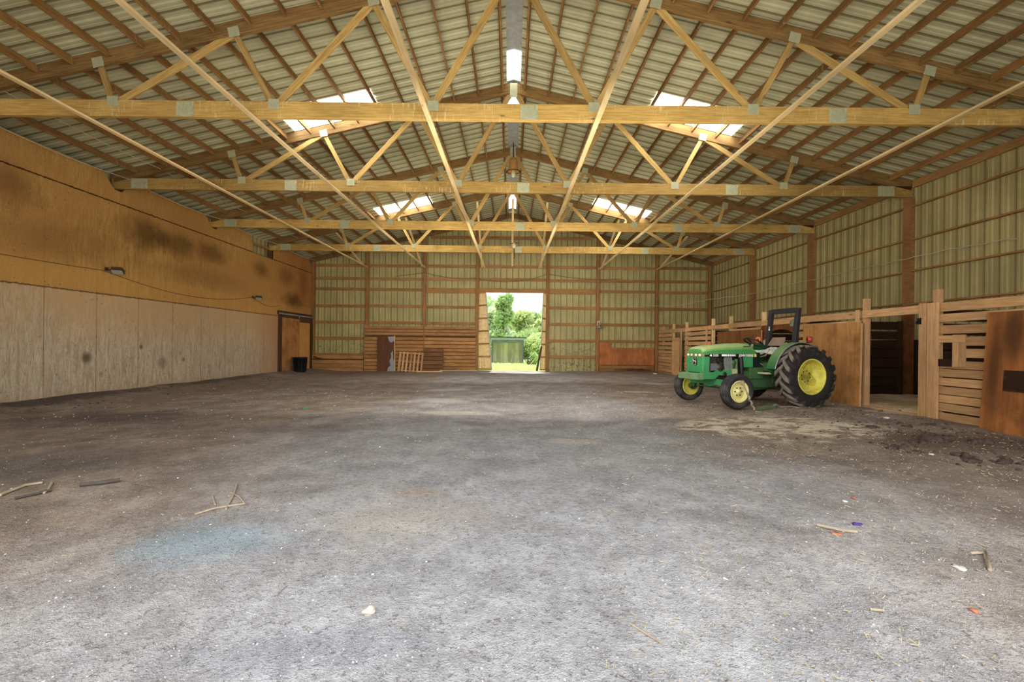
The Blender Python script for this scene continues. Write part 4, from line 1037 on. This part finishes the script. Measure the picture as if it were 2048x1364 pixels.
# steering wheel and column
m = MB(); C = V((.55,0,1.345)); tn = V((-.42,0,.907)); u = V((0,1,0)); w_ = tn.cross(u); rr = .195
ring = [C + u*rr*math.cos(2*PI*k/28) + w_*rr*math.sin(2*PI*k/28) for k in range(29)]
m.tube(ring, .016, 8, cap=False)
for k in range(3):
    a = 2*PI*k/3 + .5; m.tube([C - tn*.04, C + u*rr*math.cos(a) + w_*rr*math.sin(a)], .010, 6)
m.lathe([(0,.035),(.03,.03),(.035,0)], 12, Matrix.Translation(C - tn*.05) @ Matrix.Rotation(PI/2, 4, 'X')); m.build('steering_wheel', M_BLACK, TRC)
m = MB(); m.tube([C - tn*.05, C - tn*.36], .028, 10); m.build('steering_column', M_STEEL, TRC)
m = MB(); m.box((.50,.02,1.10),(.66,.22,1.17)); m.build('dash_cover', M_SEATW, TRC, bevel=.03)
# seat: pan, torn cushion, backrest
m = MB(); m.loft([[V((x,y,z)) for y in (-.22,.22) for z in ((a,b) if y < 0 else (b,a))] for x, a, b in ((.22,1.06,1.12),(-.08,1.02,1.12),(-.16,1.04,1.2))]); m.build('seat_pan', M_SEATB, TRC, bevel=.015)
m = MB(); n = 12
for j in range(n+1):
    for i in range(n+1):
        x = -.14 + .44*i/n; y = .28 - .50*j/n; m.v.append(V((x, y, 1.15 + .07*math.sin(PI*i/n)*math.sin(PI*j/n) + .05*MN.noise((x*7,y*7,2)) + .08*max(0,1-i/4) - (.06 if j == 0 or i == n else 0))))
for j in range(n):
    for i in range(n): a = j*(n+1)+i; m.f.append([a,a+1,a+n+2,a+n+1]); m.sm.append(True)
m.tube([(-.12,.26,1.24),(-.06,.28,1.30),(.0,.27,1.26),(.03,.25,1.18)], [.03,.045,.04,.02], 8); m.build('torn_cushion', M_SEATW, TRC, False)
m = MB(); m.loft([[V((-.10,-.24,1.27)),V((-.06,-.24,1.27)),V((-.06,.20,1.27)),V((-.10,.20,1.27))],[V((-.19,-.19,1.46)),V((-.16,-.19,1.46)),V((-.16,.15,1.46)),V((-.19,.15,1.46))]]); m.build('backrest', M_SEATB, TRC, bevel=.015)
# fenders
for s in (1, -1):
    m = MB(); r0 = .70; n = 44; a0, a1 = math.radians(12), math.radians(150)
    pts = [(r0*math.cos(a0+(a1-a0)*k/n), .64 + r0*math.sin(a0+(a1-a0)*k/n)*.99) for k in range(n+1)]
    yi, yo = s*.50, s*.72
    for k in range(n):
        (xa, za), (xb, zb) = pts[k], pts[k+1]
        m.add([(xa,yi,za),(xb,yi,zb),(xb,yo,zb),(xa,yo,za)], [(0,1,2,3)])
    low = [(.60,.62)] + [(-.50,.75)]
    m.add([(x, yi, z) for x, z in pts] + [(-.45, yi, .72), (.55, yi, .66)], [tuple(range(n+3))])
    o = m.build('fender', G4, TRC, False)
    md = o.modifiers.new('thick', 'SOLIDIFY'); md.thickness = .012
    m = MB(); m.tube([(x, yo, z+.004) for x, z in pts], .011, 6); m.build('fender_edge', M_GALV if s > 0 else G4, TRC)
    m = MB(); m.beam((-.24, s*.62, 1.30), (-.24, s*.66, 1.42), .03, .03); m.build('lamp_stalk', M_DARKMETAL, TRC)
    m = MB(); m.lathe([(-.045,.03),(-.04,.065),(-.01,.072),(.01,.072),(.04,.065),(.05,.03),(.05,0)], 18, Matrix.Translation((-.24, s*.68, 1.41)) @ Matrix.Rotation(PI/2 - .5*s, 4, 'Z')); m.build('warning_lamp', M_RED if s > 0 else M_AMBER, TRC)
# roll bar
m = MB()
for s in (1, -1): m.beam((-.17, s*.355, 1.0), (-.31, s*.355, 2.085), .10, .085, up=(1,0,0)) if False else m.loft([[V((x+dx, s*.355+dy, z)) for dx, dy in ((-.045,-.045),(.045,-.045),(.045,.045),(-.045,.045))] for x, z in ((-.16,.95),(-.30,2.10))])
m.loft([[V((-.30+dx, y, 2.055+dz)) for dx, dz in ((-.045,-.055),(.045,-.055),(.045,.055),(-.045,.055))] for y in (-.31,.31)])
m.build('roll_bar', M_ROPS, TRC, bevel=.006)
m = MB(); m.box((-.20,-.308,1.64),(-.16,-.306,1.66)); 
for i in range(3): m.box((-.205,-.3085,1.62+.035*i),(-.165,-.3065,1.64+.035*i))
m.build('warning_sticker', M_WHITE, TRC)
# work lamp on its stalk
m = MB(); m.tube([(-.33,.20,1.0),(-.34,.22,1.45),(-.34,.23,1.72)], .032, 10); m.build('lamp_pole', M_SEATB if False else plain('pale pole', S(178,156,128), .7), TRC)
m = MB(); m.lathe([(-.07,.03),(-.05,.085),(.03,.105),(.05,.105)], 20, Matrix.Translation((-.33,.235,1.78)) @ Matrix.Rotation(-.5, 4, 'Z') @ Matrix.Rotation(-1.15, 4, 'X')); m.build('work_lamp', plain('work lamp shell', S(104,106,78), .5, dirt=.4), TRC)
m = MB(); m.lathe([(.048,.1),(.058,.06),(.06,0)], 20, Matrix.Translation((-.33,.235,1.78)) @ Matrix.Rotation(-.5, 4, 'Z') @ Matrix.Rotation(-1.15, 4, 'X')); m.build('work_lamp_lens', M_GLASS, TRC)
# loose tractor pieces on the ground by the front wheel
m = MB(); p = V((4.47, 8.80, .65)); q = V((4.66, 8.66, .08)); d = (q-p)
m.tube([p + d*.12, p + d*.45, p + d*.5], .016, 8); m.tube([p + d*.48 + V((.012*math.sin(k*1.3), .012*math.cos(k*1.3), 0)) + d*.5*k/14 for k in range(14)], .022, 7)
m.tube([p + d*.06 + V((.034*math.cos(2*PI*k/14), 0, .04*math.sin(2*PI*k/14))) for k in range(15)], .012, 6, cap=False)
m.tube([q, q + V((.08,-.04,-.005)), q + V((.12,.02,.0))], .02, 7)
tag(m.build('binder_rod', M_STEEL), 'rusty rod and chain binder leaning on the front wheel of the tractor', 'rod')
a = V((4.80, 8.85, .095)); b = V((5.25, 9.05, .10))
m = MB(); m.tube([a, a.lerp(b,.5)+V((0,0,.02)), b], [.05,.055,.045], 10); m.lathe([(-.03,.03),(-.03,.07),(.03,.07),(.03,.03)], 16, Matrix.Translation(b + V((.02,0,.02)))); tag(m.build('lift_arm', G5), 'dusty green cylinder lying on the ground between the tractor wheels', 'machine piece')
m = MB(); m.tube([b+V((.1,.0,.02)), b+V((.35,.02,.03)), b+V((.62,.02,-.01))], .018, 8); tag(m.build('steel_bar', M_STEEL), 'thin rusty bar lying on the ground before the rear tyre', 'bar')
# ------------------------------------------------------------------ outside the back doorway
def grass_mat():
    t = NT('meadow grass'); oc = t.tc(); x, y, z = t.xyz(oc)
    g = t.noise(t.mapv(oc, (1,.6,1)), 3.2, 6, .75); b = t.noise(oc, .35, 4)
    c = t.mix(t.ramp(g, .3, .7), S(104,156,76), S(168,200,118)); c = t.mix(t.ramp(b, .35, .7, 0, .35), c, S(190,206,136))
    t.bsdf(c, .9, bump=g, bump_d=.06, spec=.1); return t.m
m = MB(); n = 60
for j in range(n+1):
    for i in range(n+1):
        x = -70 + 140*i/n; y = 23.0 + 90*j/n
        m.v.append(V((x, y, -.03 + (.04*MN.noise((x*.3, y*.3, 0)) if y > 25 else 0) - .10*min(1, max(0, (y-24)/6)))))
for j in range(n):
    for i in range(n): a = j*(n+1)+i; m.f.append([a,a+1,a+n+2,a+n+1]); m.sm.append(True)
tag(m.build('ground', grass_mat(), None, False), kind='structure')
m = MB()
for i in range(5200):
    y = 24.2 + 11*R.random()**1.3; x = px(R.uniform(985,1085), y) + R.uniform(-.8,.8); z = -.03 - .10*min(1, max(0, (y-24)/6)); h = R.uniform(.05,.16); a = R.uniform(0, PI); w = .012
    m.add([(x-w*math.cos(a), y-w*math.sin(a), z-.02), (x+w*math.cos(a), y+w*math.sin(a), z-.02), (x+R.uniform(-.05,.05), y+R.uniform(-.05,.05), z+h)], [(0,1,2)])
def leafmat(name, c0, c1, trans=.5):
    t = NT(name); oc = t.tc(); g = t.noise(oc, 1.3, 4, .7); g2 = t.noise(oc, 9, 2)
    c = t.mix(t.ramp(g, .3, .7), c0, c1); c = t.mix(t.ramp(g2, .5, .7, 0, .4), c, S(206,220,110))
    p = t.bsdf(c, .7, spec=.2); tr = t.n('ShaderNodeBsdfTranslucent'); t.setv(tr.inputs[0], c)
    ms = t.n('ShaderNodeMixShader'); ms.inputs[0].default_value = trans; t.link(p.outputs[0], ms.inputs[1]); t.link(tr.outputs[0], ms.inputs[2]); t.link(ms.outputs[0], t.out.inputs[0]); return t.m
L1 = leafmat('bright leaves', S(196,214,140), S(236,244,180)); L2 = leafmat('mid leaves', S(154,186,122), S(206,224,150)); L3 = leafmat('pale leaves', S(198,214,170), S(232,240,200))
M_BARK = plain('bark', S(92,78,62), .9)
tag(m.build('lawn_grass', L1, None, False), 'short sunlit grass blades outside the back doorway', 'grass', None, 'stuff')
def leaves(m, c, r, n, size):
    for i in range(n):
        d = V((R.gauss(0,1), R.gauss(0,1), R.gauss(0,1))).normalized() * (R.random()**.45)
        p = V(c) + V((d.x*r[0], d.y*r[1], d.z*r[2])); a = V((R.gauss(0,1), R.gauss(0,1), R.gauss(0,1))).normalized(); b = a.orthogonal().normalized(); s = size*R.uniform(.6,1.3)
        m.add([p - a*s, p + b*s*.55, p + a*s, p - b*s*.55], [(0,1,2,3)])
def tree(x, Y, ztop, w, mat, label, lean=0.0, n=1500, cz=None, trunk=.16, size=.28, clumps=7):
    root = empty('broadleaf_tree', (x, Y, -.1), label=label, cat='tree', group='trees beyond the back doorway')
    m = MB(); m.tube([(0,0,-.2),(lean*.3,0,ztop*.3),(lean*.6,0,ztop*.55),(lean,0,ztop*.85)], [trunk, trunk*.8, trunk*.55, trunk*.2], 8)
    for k in range(5):
        h = ztop*(.3+.1*k); q = V((lean*h/ztop,0,h)); e = q + V((R.uniform(-1,1)*w*.7, R.uniform(-.5,.5)*w, ztop*.18)); m.tube([q, q.lerp(e,.5)+V((0,0,.1)), e], [trunk*.4, trunk*.25, trunk*.1], 6)
    m.build('trunk', M_BARK, root)
    m = MB()
    for k in range(clumps):
        zc = ztop*R.uniform(.34,.86); ww = w*(1 - .45*abs(zc/ztop-.5)*2)
        leaves(m, (lean*zc/ztop + R.uniform(-.6,.6)*ww, R.uniform(-.5,.5)*ww, zc), (ww*.55, ww*.55, ztop*.13), n//clumps, size)
    leaves(m, (lean*.9,0,ztop*.88), (w*.45,w*.45,ztop*.12), n//8, size)
    m.build('crown', mat, root, False)
tree(px(999,40), 40, pz(590,40)+.3, 1.35, L2, 'tall tree with a crooked dark trunk behind the shed', .65, 1300, trunk=.14, size=.22)
tree(px(992,46), 46, pz(612,46), 2.4, L3, 'pale tree at the edge of the leaning door leaf', -.5, 1800)
tree(px(1040,52), 52, pz(618,52), 2.4, L1, 'bright yellow-green tree in the middle of the doorway view', .3, 2000)
tree(px(1063,54), 54, pz(622,54), 2.2, L2, 'darker green tree beyond the shed roof end', .2, 2000)
tree(px(1082,50), 50, pz(634,50), 2.0, L1, 'bright tree beside the narrow door leaf', .2, 1800)
tree(px(1016,58), 58, pz(626,58), 3.0, L1, 'broad light green tree between the crooked trunk and the yellow-green tree', 0, 2200)
tree(px(1097,62), 62, pz(608,62), 2.2, L3, 'tall hazy pale tree far behind the narrow door leaf', 0, 900)
tree(px(968,60), 60, pz(590,60), 3.4, L2, 'mid green tree mostly hidden by the wide door leaf', 0, 1500)
for i, (p, Y, h, w, mt, nm) in enumerate(((1035,47,2.6,1.7,L2,'dark leafy bush rising just over the shed roof'),(1058,48,3.2,1.6,L2,'dark leafy bush right of the shed roof end, in the tree row'),(1078,46,2.7,1.5,L1,'light leafy bush at the meadow edge beside the narrow door leaf'),(1004,49,3.2,1.9,L1,'light leafy bush behind the crooked trunk'),(1092,52,3,2,L3,'pale bush at the meadow edge behind the narrow door leaf'),(978,50,3,2,L3,'pale bush behind the wide door leaf'))):
    nm = nm.replace('right of', 'past')
    m = MB(); leaves(m, (0,0,h*.5), (w,w,h*.5), 1500, .2); o = m.build('leafy_bush', mt, None, False); o.location = (px(p,Y), Y, -.1); tag(o, nm, 'bush', 'bushes beyond the back doorway')
# small open shed
YS = 36.0; sx0, sx1 = px(983,YS), px(1047.5,YS); zt, zb = pz(675,YS), -.13
root = empty('field_shed', ((sx0+sx1)/2, YS, zb), label='small grey open fronted shed with pale back boards on the grass', cat='shed')
w = (sx1-sx0)/2; h = zt - zb
M_SHED = wood('shed timber', S(104,104,102), S(140,140,136), dirt=.4); M_SHEDB = wood('shed back boards', S(246,236,190), S(252,246,212), dirt=.2)
for x in (-w+.06, w-.06): board('post', (x, 0, 0), (x, 0, h-.1), .10, .10, M_SHED, root, up=(1,0,0))
for x in (-w+.05, w-.05): MB().box((x-.015, .05, 0), (x+.015, 1.5, h-.25)).build('side_wall', M_SHED, root)
for i in range(8):
    x = -w+.05 + (2*w-.1)*(i+.5)/8; board('back_board', (x, 1.5, 0), (x, 1.5, h-.3), (2*w-.1)/8-.012, .03, M_SHEDB, root, up=(0,1,0))
board('fascia', (-w-.05, -.05, h-.10), (w+.05, -.05, h-.10), .04, .17, plain('shed fascia', S(158,160,156), .6), root)
board('lintel', (-w+.1, .03, h-.30), (w-.1, .03, h-.30), .06, .22, M_SHED, root)
MB().box((-w-.1, -.25, h-.01), (w+.12, 1.7, h+.03), Matrix.Rotation(-.04, 4, 'X')).build('roof', plain('shed roof', S(70,72,74), .6), root)
# brushy stump and debris in the meadow
root = empty('brush_heap', (px(1064,33), 33, -.13), label='tangle of dead branches and weeds beside the shed', cat='brush')
m = MB()
for i in range(26): a = R.uniform(0,2*PI); b = V((R.uniform(-.3,.3), R.uniform(-.2,.2), 0)); m.tube([b, b + V((math.cos(a)*.3, .1, R.uniform(.1,.5))), b + V((math.cos(a)*R.uniform(.3,.6), .1, R.uniform(.1,.9)))], [.035,.025,.01], 5)
m.build('branches', M_BARK, root); m = MB(); leaves(m, (.15,0,.5), (.35,.3,.5), 240, .09); m.build('weeds', L2, root, False)
m = MB(); a = V((px(1060,32), 32, -.1)); m.tube([a, a+V((.45,0,.55))], .03, 6); tag(m.build('pale_stick', M_STUB), 'pale stick propped in the brush outside', 'stick')

# ------------------------------------------------------------------ litter on the floor
M_STRAW = plain('straw', S(184,168,138), .9, var=.35, scale=3); M_CLUMP = plain('manure', S(82,68,58), .95, var=.35, scale=18)
m = MB()
def sliver(x, y, l, w, a, lift=.006):
    z = fz(x, y) + lift; c, s = math.cos(a), math.sin(a); dz = R.uniform(-.004,.012)
    p = [(x-c*l-s*w, y-s*l+c*w, z), (x-c*l+s*w, y-s*l-c*w, z), (x+c*l+s*w, y+s*l-c*w, z+dz), (x+c*l-s*w, y+s*l+c*w, z+dz)]
    m.add(p + [(q[0], q[1], q[2]+.004) for q in p], [(4,5,6,7),(0,1,5,4),(1,2,6,5),(2,3,7,6),(3,0,4,7)])
for i in range(7000):
    t_ = R.random()
    if t_ < .62: x = R.uniform(.8, 7.0); y = 1.6 + 9*R.random()**1.5; x = x*(.25+.75*min(1, y/6))
    elif t_ < .85: x = R.uniform(-9.4, 6); y = R.uniform(2, 16)
    else: x = R.uniform(-9.8, 7); y = R.uniform(12, 22)
    near = min(1, y/6); sliver(x, y, (.003+.026*R.random()**4)*(.35+.65*near), R.uniform(.0007,.0018)*(.5+1.0*near), R.uniform(0, PI))
tag(m.build('straw_litter', M_STRAW), 'pale straw and wood shavings strewn over the dirt floor', 'straw', None, 'stuff')
m = MB()
def pebble(m, x, y, r, flat=.6, lift=.35, sub=1, jag=.25):
    b = bmesh.new(); bmesh.ops.create_icosphere(b, subdivisions=sub, radius=1.0); z = fz(x, y); a = R.uniform(0, PI); sx, sy = R.uniform(.8,1.3), R.uniform(.7,1.1); q = R.uniform(0,99)
    vs = []
    for v in b.verts:
        k = 1 + jag*MN.noise((v.co.x*1.7+q, v.co.y*1.7, v.co.z*1.7)); c = v.co*k*r
        vs.append((x + c.x*sx*math.cos(a) - c.y*sy*math.sin(a), y + c.x*sx*math.sin(a) + c.y*sy*math.cos(a), z + c.z*flat + r*flat*lift))
    m.add(vs, [[v.index for v in f.verts] for f in b.faces], sub > 1); b.free()
for i in range(2600):
    y = 1.5 + 12*R.random()**1.8; x = R.uniform(-1, 1)*(1.3*y if y < 7 else 9)
    if abs(x) > 7 and x > 0: continue
    pebble(m, x, y, (.0018+.0045*R.random()**2)*(.7+.16*y), .6)
tag(m.build('floor_gravel', plain('pale chips', S(204,202,198), .8, var=.4, scale=6)), 'tiny pale stone chips scattered over the dirt floor', 'gravel', None, 'stuff')
m = MB()
for i in range(900):
    t_ = R.random()
    if t_ < .55: x, y = R.gauss(6.0, .8), R.gauss(6.0, 1.0)
    elif t_ < .8: x, y = R.gauss(-9.2, .5), R.uniform(8, 22)
    else: x, y = R.gauss(5.6, 1.0), R.gauss(9.9, .8)
    if x > 7.1 or x < -9.9 or y < 2.5: continue
    pebble(m, x, y, .006+.024*R.random()**2, .6)
tag(m.build('dirt_crumbs', M_CLUMP), 'dark dirt crumbs along the stalls and the plywood wall', 'dirt', None, 'stuff')
def gp(x, y):
    x += ROLL*(y-CY); Y = HC*FPX/(y-CY); return px(x, Y), Y
def clump(x, y, r, label, n=9):
    X, Y = gp(x, y); m = MB()
    for i in range(n): pebble(m, X + R.gauss(0, r*.45), Y + R.gauss(0, r*.3), r*R.uniform(.22,.45), .8, .3, 2, .9)
    tag(m.build('manure_clump', M_CLUMP), label, 'manure', 'manure clumps')
clump(1862, 886, .20, 'largest dark manure clump on the dirt before the stained gate', 16)
clump(1838, 890, .09, 'small manure clump touching the largest one'); clump(1790, 900, .09, 'flat manure clump between the tractor and the largest clump')
clump(1955, 890, .13, 'manure clump nearest the foot of the stained gate'); clump(1948, 925, .10, 'small dark manure clump farther out from the stained gate'); clump(2015, 927, .11, 'manure clump at the frame edge before the stained gate')
clump(1745, 857, .08, 'manure clump out from the gate edge behind the tractor tyre'); clump(1818, 857, .07, 'manure lump in front of the open stall doorway'); clump(1862, 856, .07, 'manure lump at the foot of the feeder hole panel')
clump(1800, 826, .06, 'tiny clod on the sand at the stall doorway sill', 5); clump(1762, 824, .06, 'clod at the doorway corner near the plywood gate', 5); clump(1920, 915, .12, 'crumbled manure clump between the largest clump and the gate foot')
X, Y = gp(738, 1231); m = MB(); pebble(m, X, Y, .026, .8, .6, 3, .3); tag(m.build('stone', plain('pale stone', S(206,196,180), .8, var=.2, scale=30)), 'round pale stone alone on the grey floor', 'stone')
for (x, y, r, mt, nm, lb) in ((1450,1168,.012,'W','white_chip','small white chip on the middle of the grey floor'),(1712,1057,.024,'P','purple_wrapper','crumpled purple wrapper on the dirt'),(1690,1004,.024,'W','paper_scrap','white paper scrap on the dirt, with a reddish bit beside it'),
        (1708,998,.026,'O','reddish_scrap','faded reddish scrap beside the white paper'),(1863,913,.03,'W','paper_scrap','white scrap below the largest manure clump'),(1948,1232,.022,'O','orange_chip','orange chip on the straw covered floor'),
        (1672,1077,.03,'O','reddish_scrap','reddish scrap under the curved stick'),(1773,841,.05,'W','paper_scrap','white scrap before the open stall doorway'),(610,819,.06,'G','green_scrap','tiny green scrap on the brown dirt before the plywood wall'),
        (1918,1147,.03,'W','paper_scrap','white scrap on the straw farthest out in the open'),(1310,748,.10,'W','feed_bag','white crumple on the ground by the corner of the stalls')):
    X, Y = gp(x, y); m = MB(); pebble(m, X, Y, r, .28, .6, 2, .8)
    col = {'W':S(226,222,216),'P':S(84,60,150),'O':S(186,120,92),'G':S(60,150,96)}[mt]
    tag(m.build(nm, plain(nm, col, .7, var=.2, scale=30)), lb, nm.split('_')[-1], 'scraps on the floor')
def stick(pts, r, label, mat):
    P_ = []
    for x, y in pts: X, Y = gp(x, y); P_.append((X, Y, fz(X, Y) + r*1.1))
    m = MB(); m.tube(P_, r, 6); tag(m.build('stick', mat), label, 'stick', 'sticks on the floor')
M_STICK = plain('grey stick', S(176,160,136), .9); M_STICKD = plain('dark stick', S(92,84,76), .9)
stick([(1634,1061),(1655,1066),(1685,1072),(1714,1075)], .011, 'long pale curved stick near the purple wrapper', M_STICK)
stick([(30,1002),(70,993),(103,985)], .012, 'dark stick on the floor beneath the plywood wall, lowest of three', M_STICKD)
stick([(0,996),(50,975),(85,970)], .013, 'pale stick on the floor beneath the plywood wall, bent one', M_STICK)
stick([(104,970),(96,985),(88,990)], .010, 'short pale stick crossing the end of the bent one', M_STICK)
stick([(160,975),(205,970),(240,965)], .02, 'long black stick on the dark patch of dirt', M_STICKD)
stick([(390,1027),(430,1018),(490,1010)], .009, 'thin twig with side shoots on the grey floor', M_STICK)
stick([(452,1020),(468,990),(474,968)], .008, 'upright reaching side shoot of dry twig on the grey floor', M_STICK)
stick([(430,1010),(425,992)], .007, 'shortest dry twig beside the twig with side shoots', M_STICK)
stick([(490,1010),(478,995),(460,985)], .007, 'dry hooked twig meeting the side shoots', M_STICK)
stick([(1260,1259),(1290,1280),(1324,1303)], .004, 'thin grey twig near the bottom of the grey floor', M_STICK)
stick([(1940,1112),(1970,1110),(1980,1148)], .010, 'bent pale stalk lying in the straw', M_STICK)
stick([(1740,1235),(1768,1239)], .007, 'short pale straw stalk on the grey floor', M_STICK)

# ------------------------------------------------------------------ sky, sun and added fill lamps
W_ = bpy.data.worlds.new('sky'); SC.world = W_; W_.use_nodes = True; nt = W_.node_tree; nt.nodes.clear()
out = nt.nodes.new('ShaderNodeOutputWorld'); bg = nt.nodes.new('ShaderNodeBackground'); tcn = nt.nodes.new('ShaderNodeTexCoord'); sx = nt.nodes.new('ShaderNodeSeparateXYZ'); cr = nt.nodes.new('ShaderNodeValToRGB')
nt.links.new(tcn.outputs['Generated'], sx.inputs[0]); nt.links.new(sx.outputs[2], cr.inputs[0]); nt.links.new(cr.outputs[0], bg.inputs[0]); nt.links.new(bg.outputs[0], out.inputs[0])
e = cr.color_ramp.elements; e[0].position = 0.0; e[0].color = (.97,.985,1.0,1); e[1].position = .55; e[1].color = (.72,.84,1.0,1)
e2 = cr.color_ramp.elements.new(.10); e2.color = (.90,.96,1.0,1)
bg.inputs[1].default_value = WORLD
def sun(rot, s, col, ang=.01):
    l = bpy.data.lights.new('sun', 'SUN'); l.energy = s; l.color = col; l.angle = ang; o = bpy.data.objects.new('sun', l); COL.objects.link(o); o.rotation_euler = rot
sun((-math.radians(24), math.radians(-4), 0), SUN, (1.0,.95,.86))
def area(loc, rot, sx_, sy_, p, col, name='fill_lamp'):
    l = bpy.data.lights.new(name, 'AREA'); l.shape = 'RECTANGLE'; l.size = sx_; l.size_y = sy_; l.energy = p; l.color = col; o = bpy.data.objects.new(name, l); COL.objects.link(o); o.location = loc; o.rotation_euler = rot; return o
for a in FILL_LAMPS: area(*a)
SC.view_settings.view_transform = 'Standard'; SC.view_settings.look = 'None'; SC.view_settings.exposure = EXPO; SC.view_settings.gamma = 1.0
cy = SC.cycles
cy.use_denoising = True; cy.max_bounces = 5; cy.diffuse_bounces = 4; cy.glossy_bounces = 1; cy.transmission_bounces = 1; cy.use_adaptive_sampling = True; cy.adaptive_threshold = .07; cy.adaptive_min_samples = 16; cy.sample_clamp_indirect = 6.0
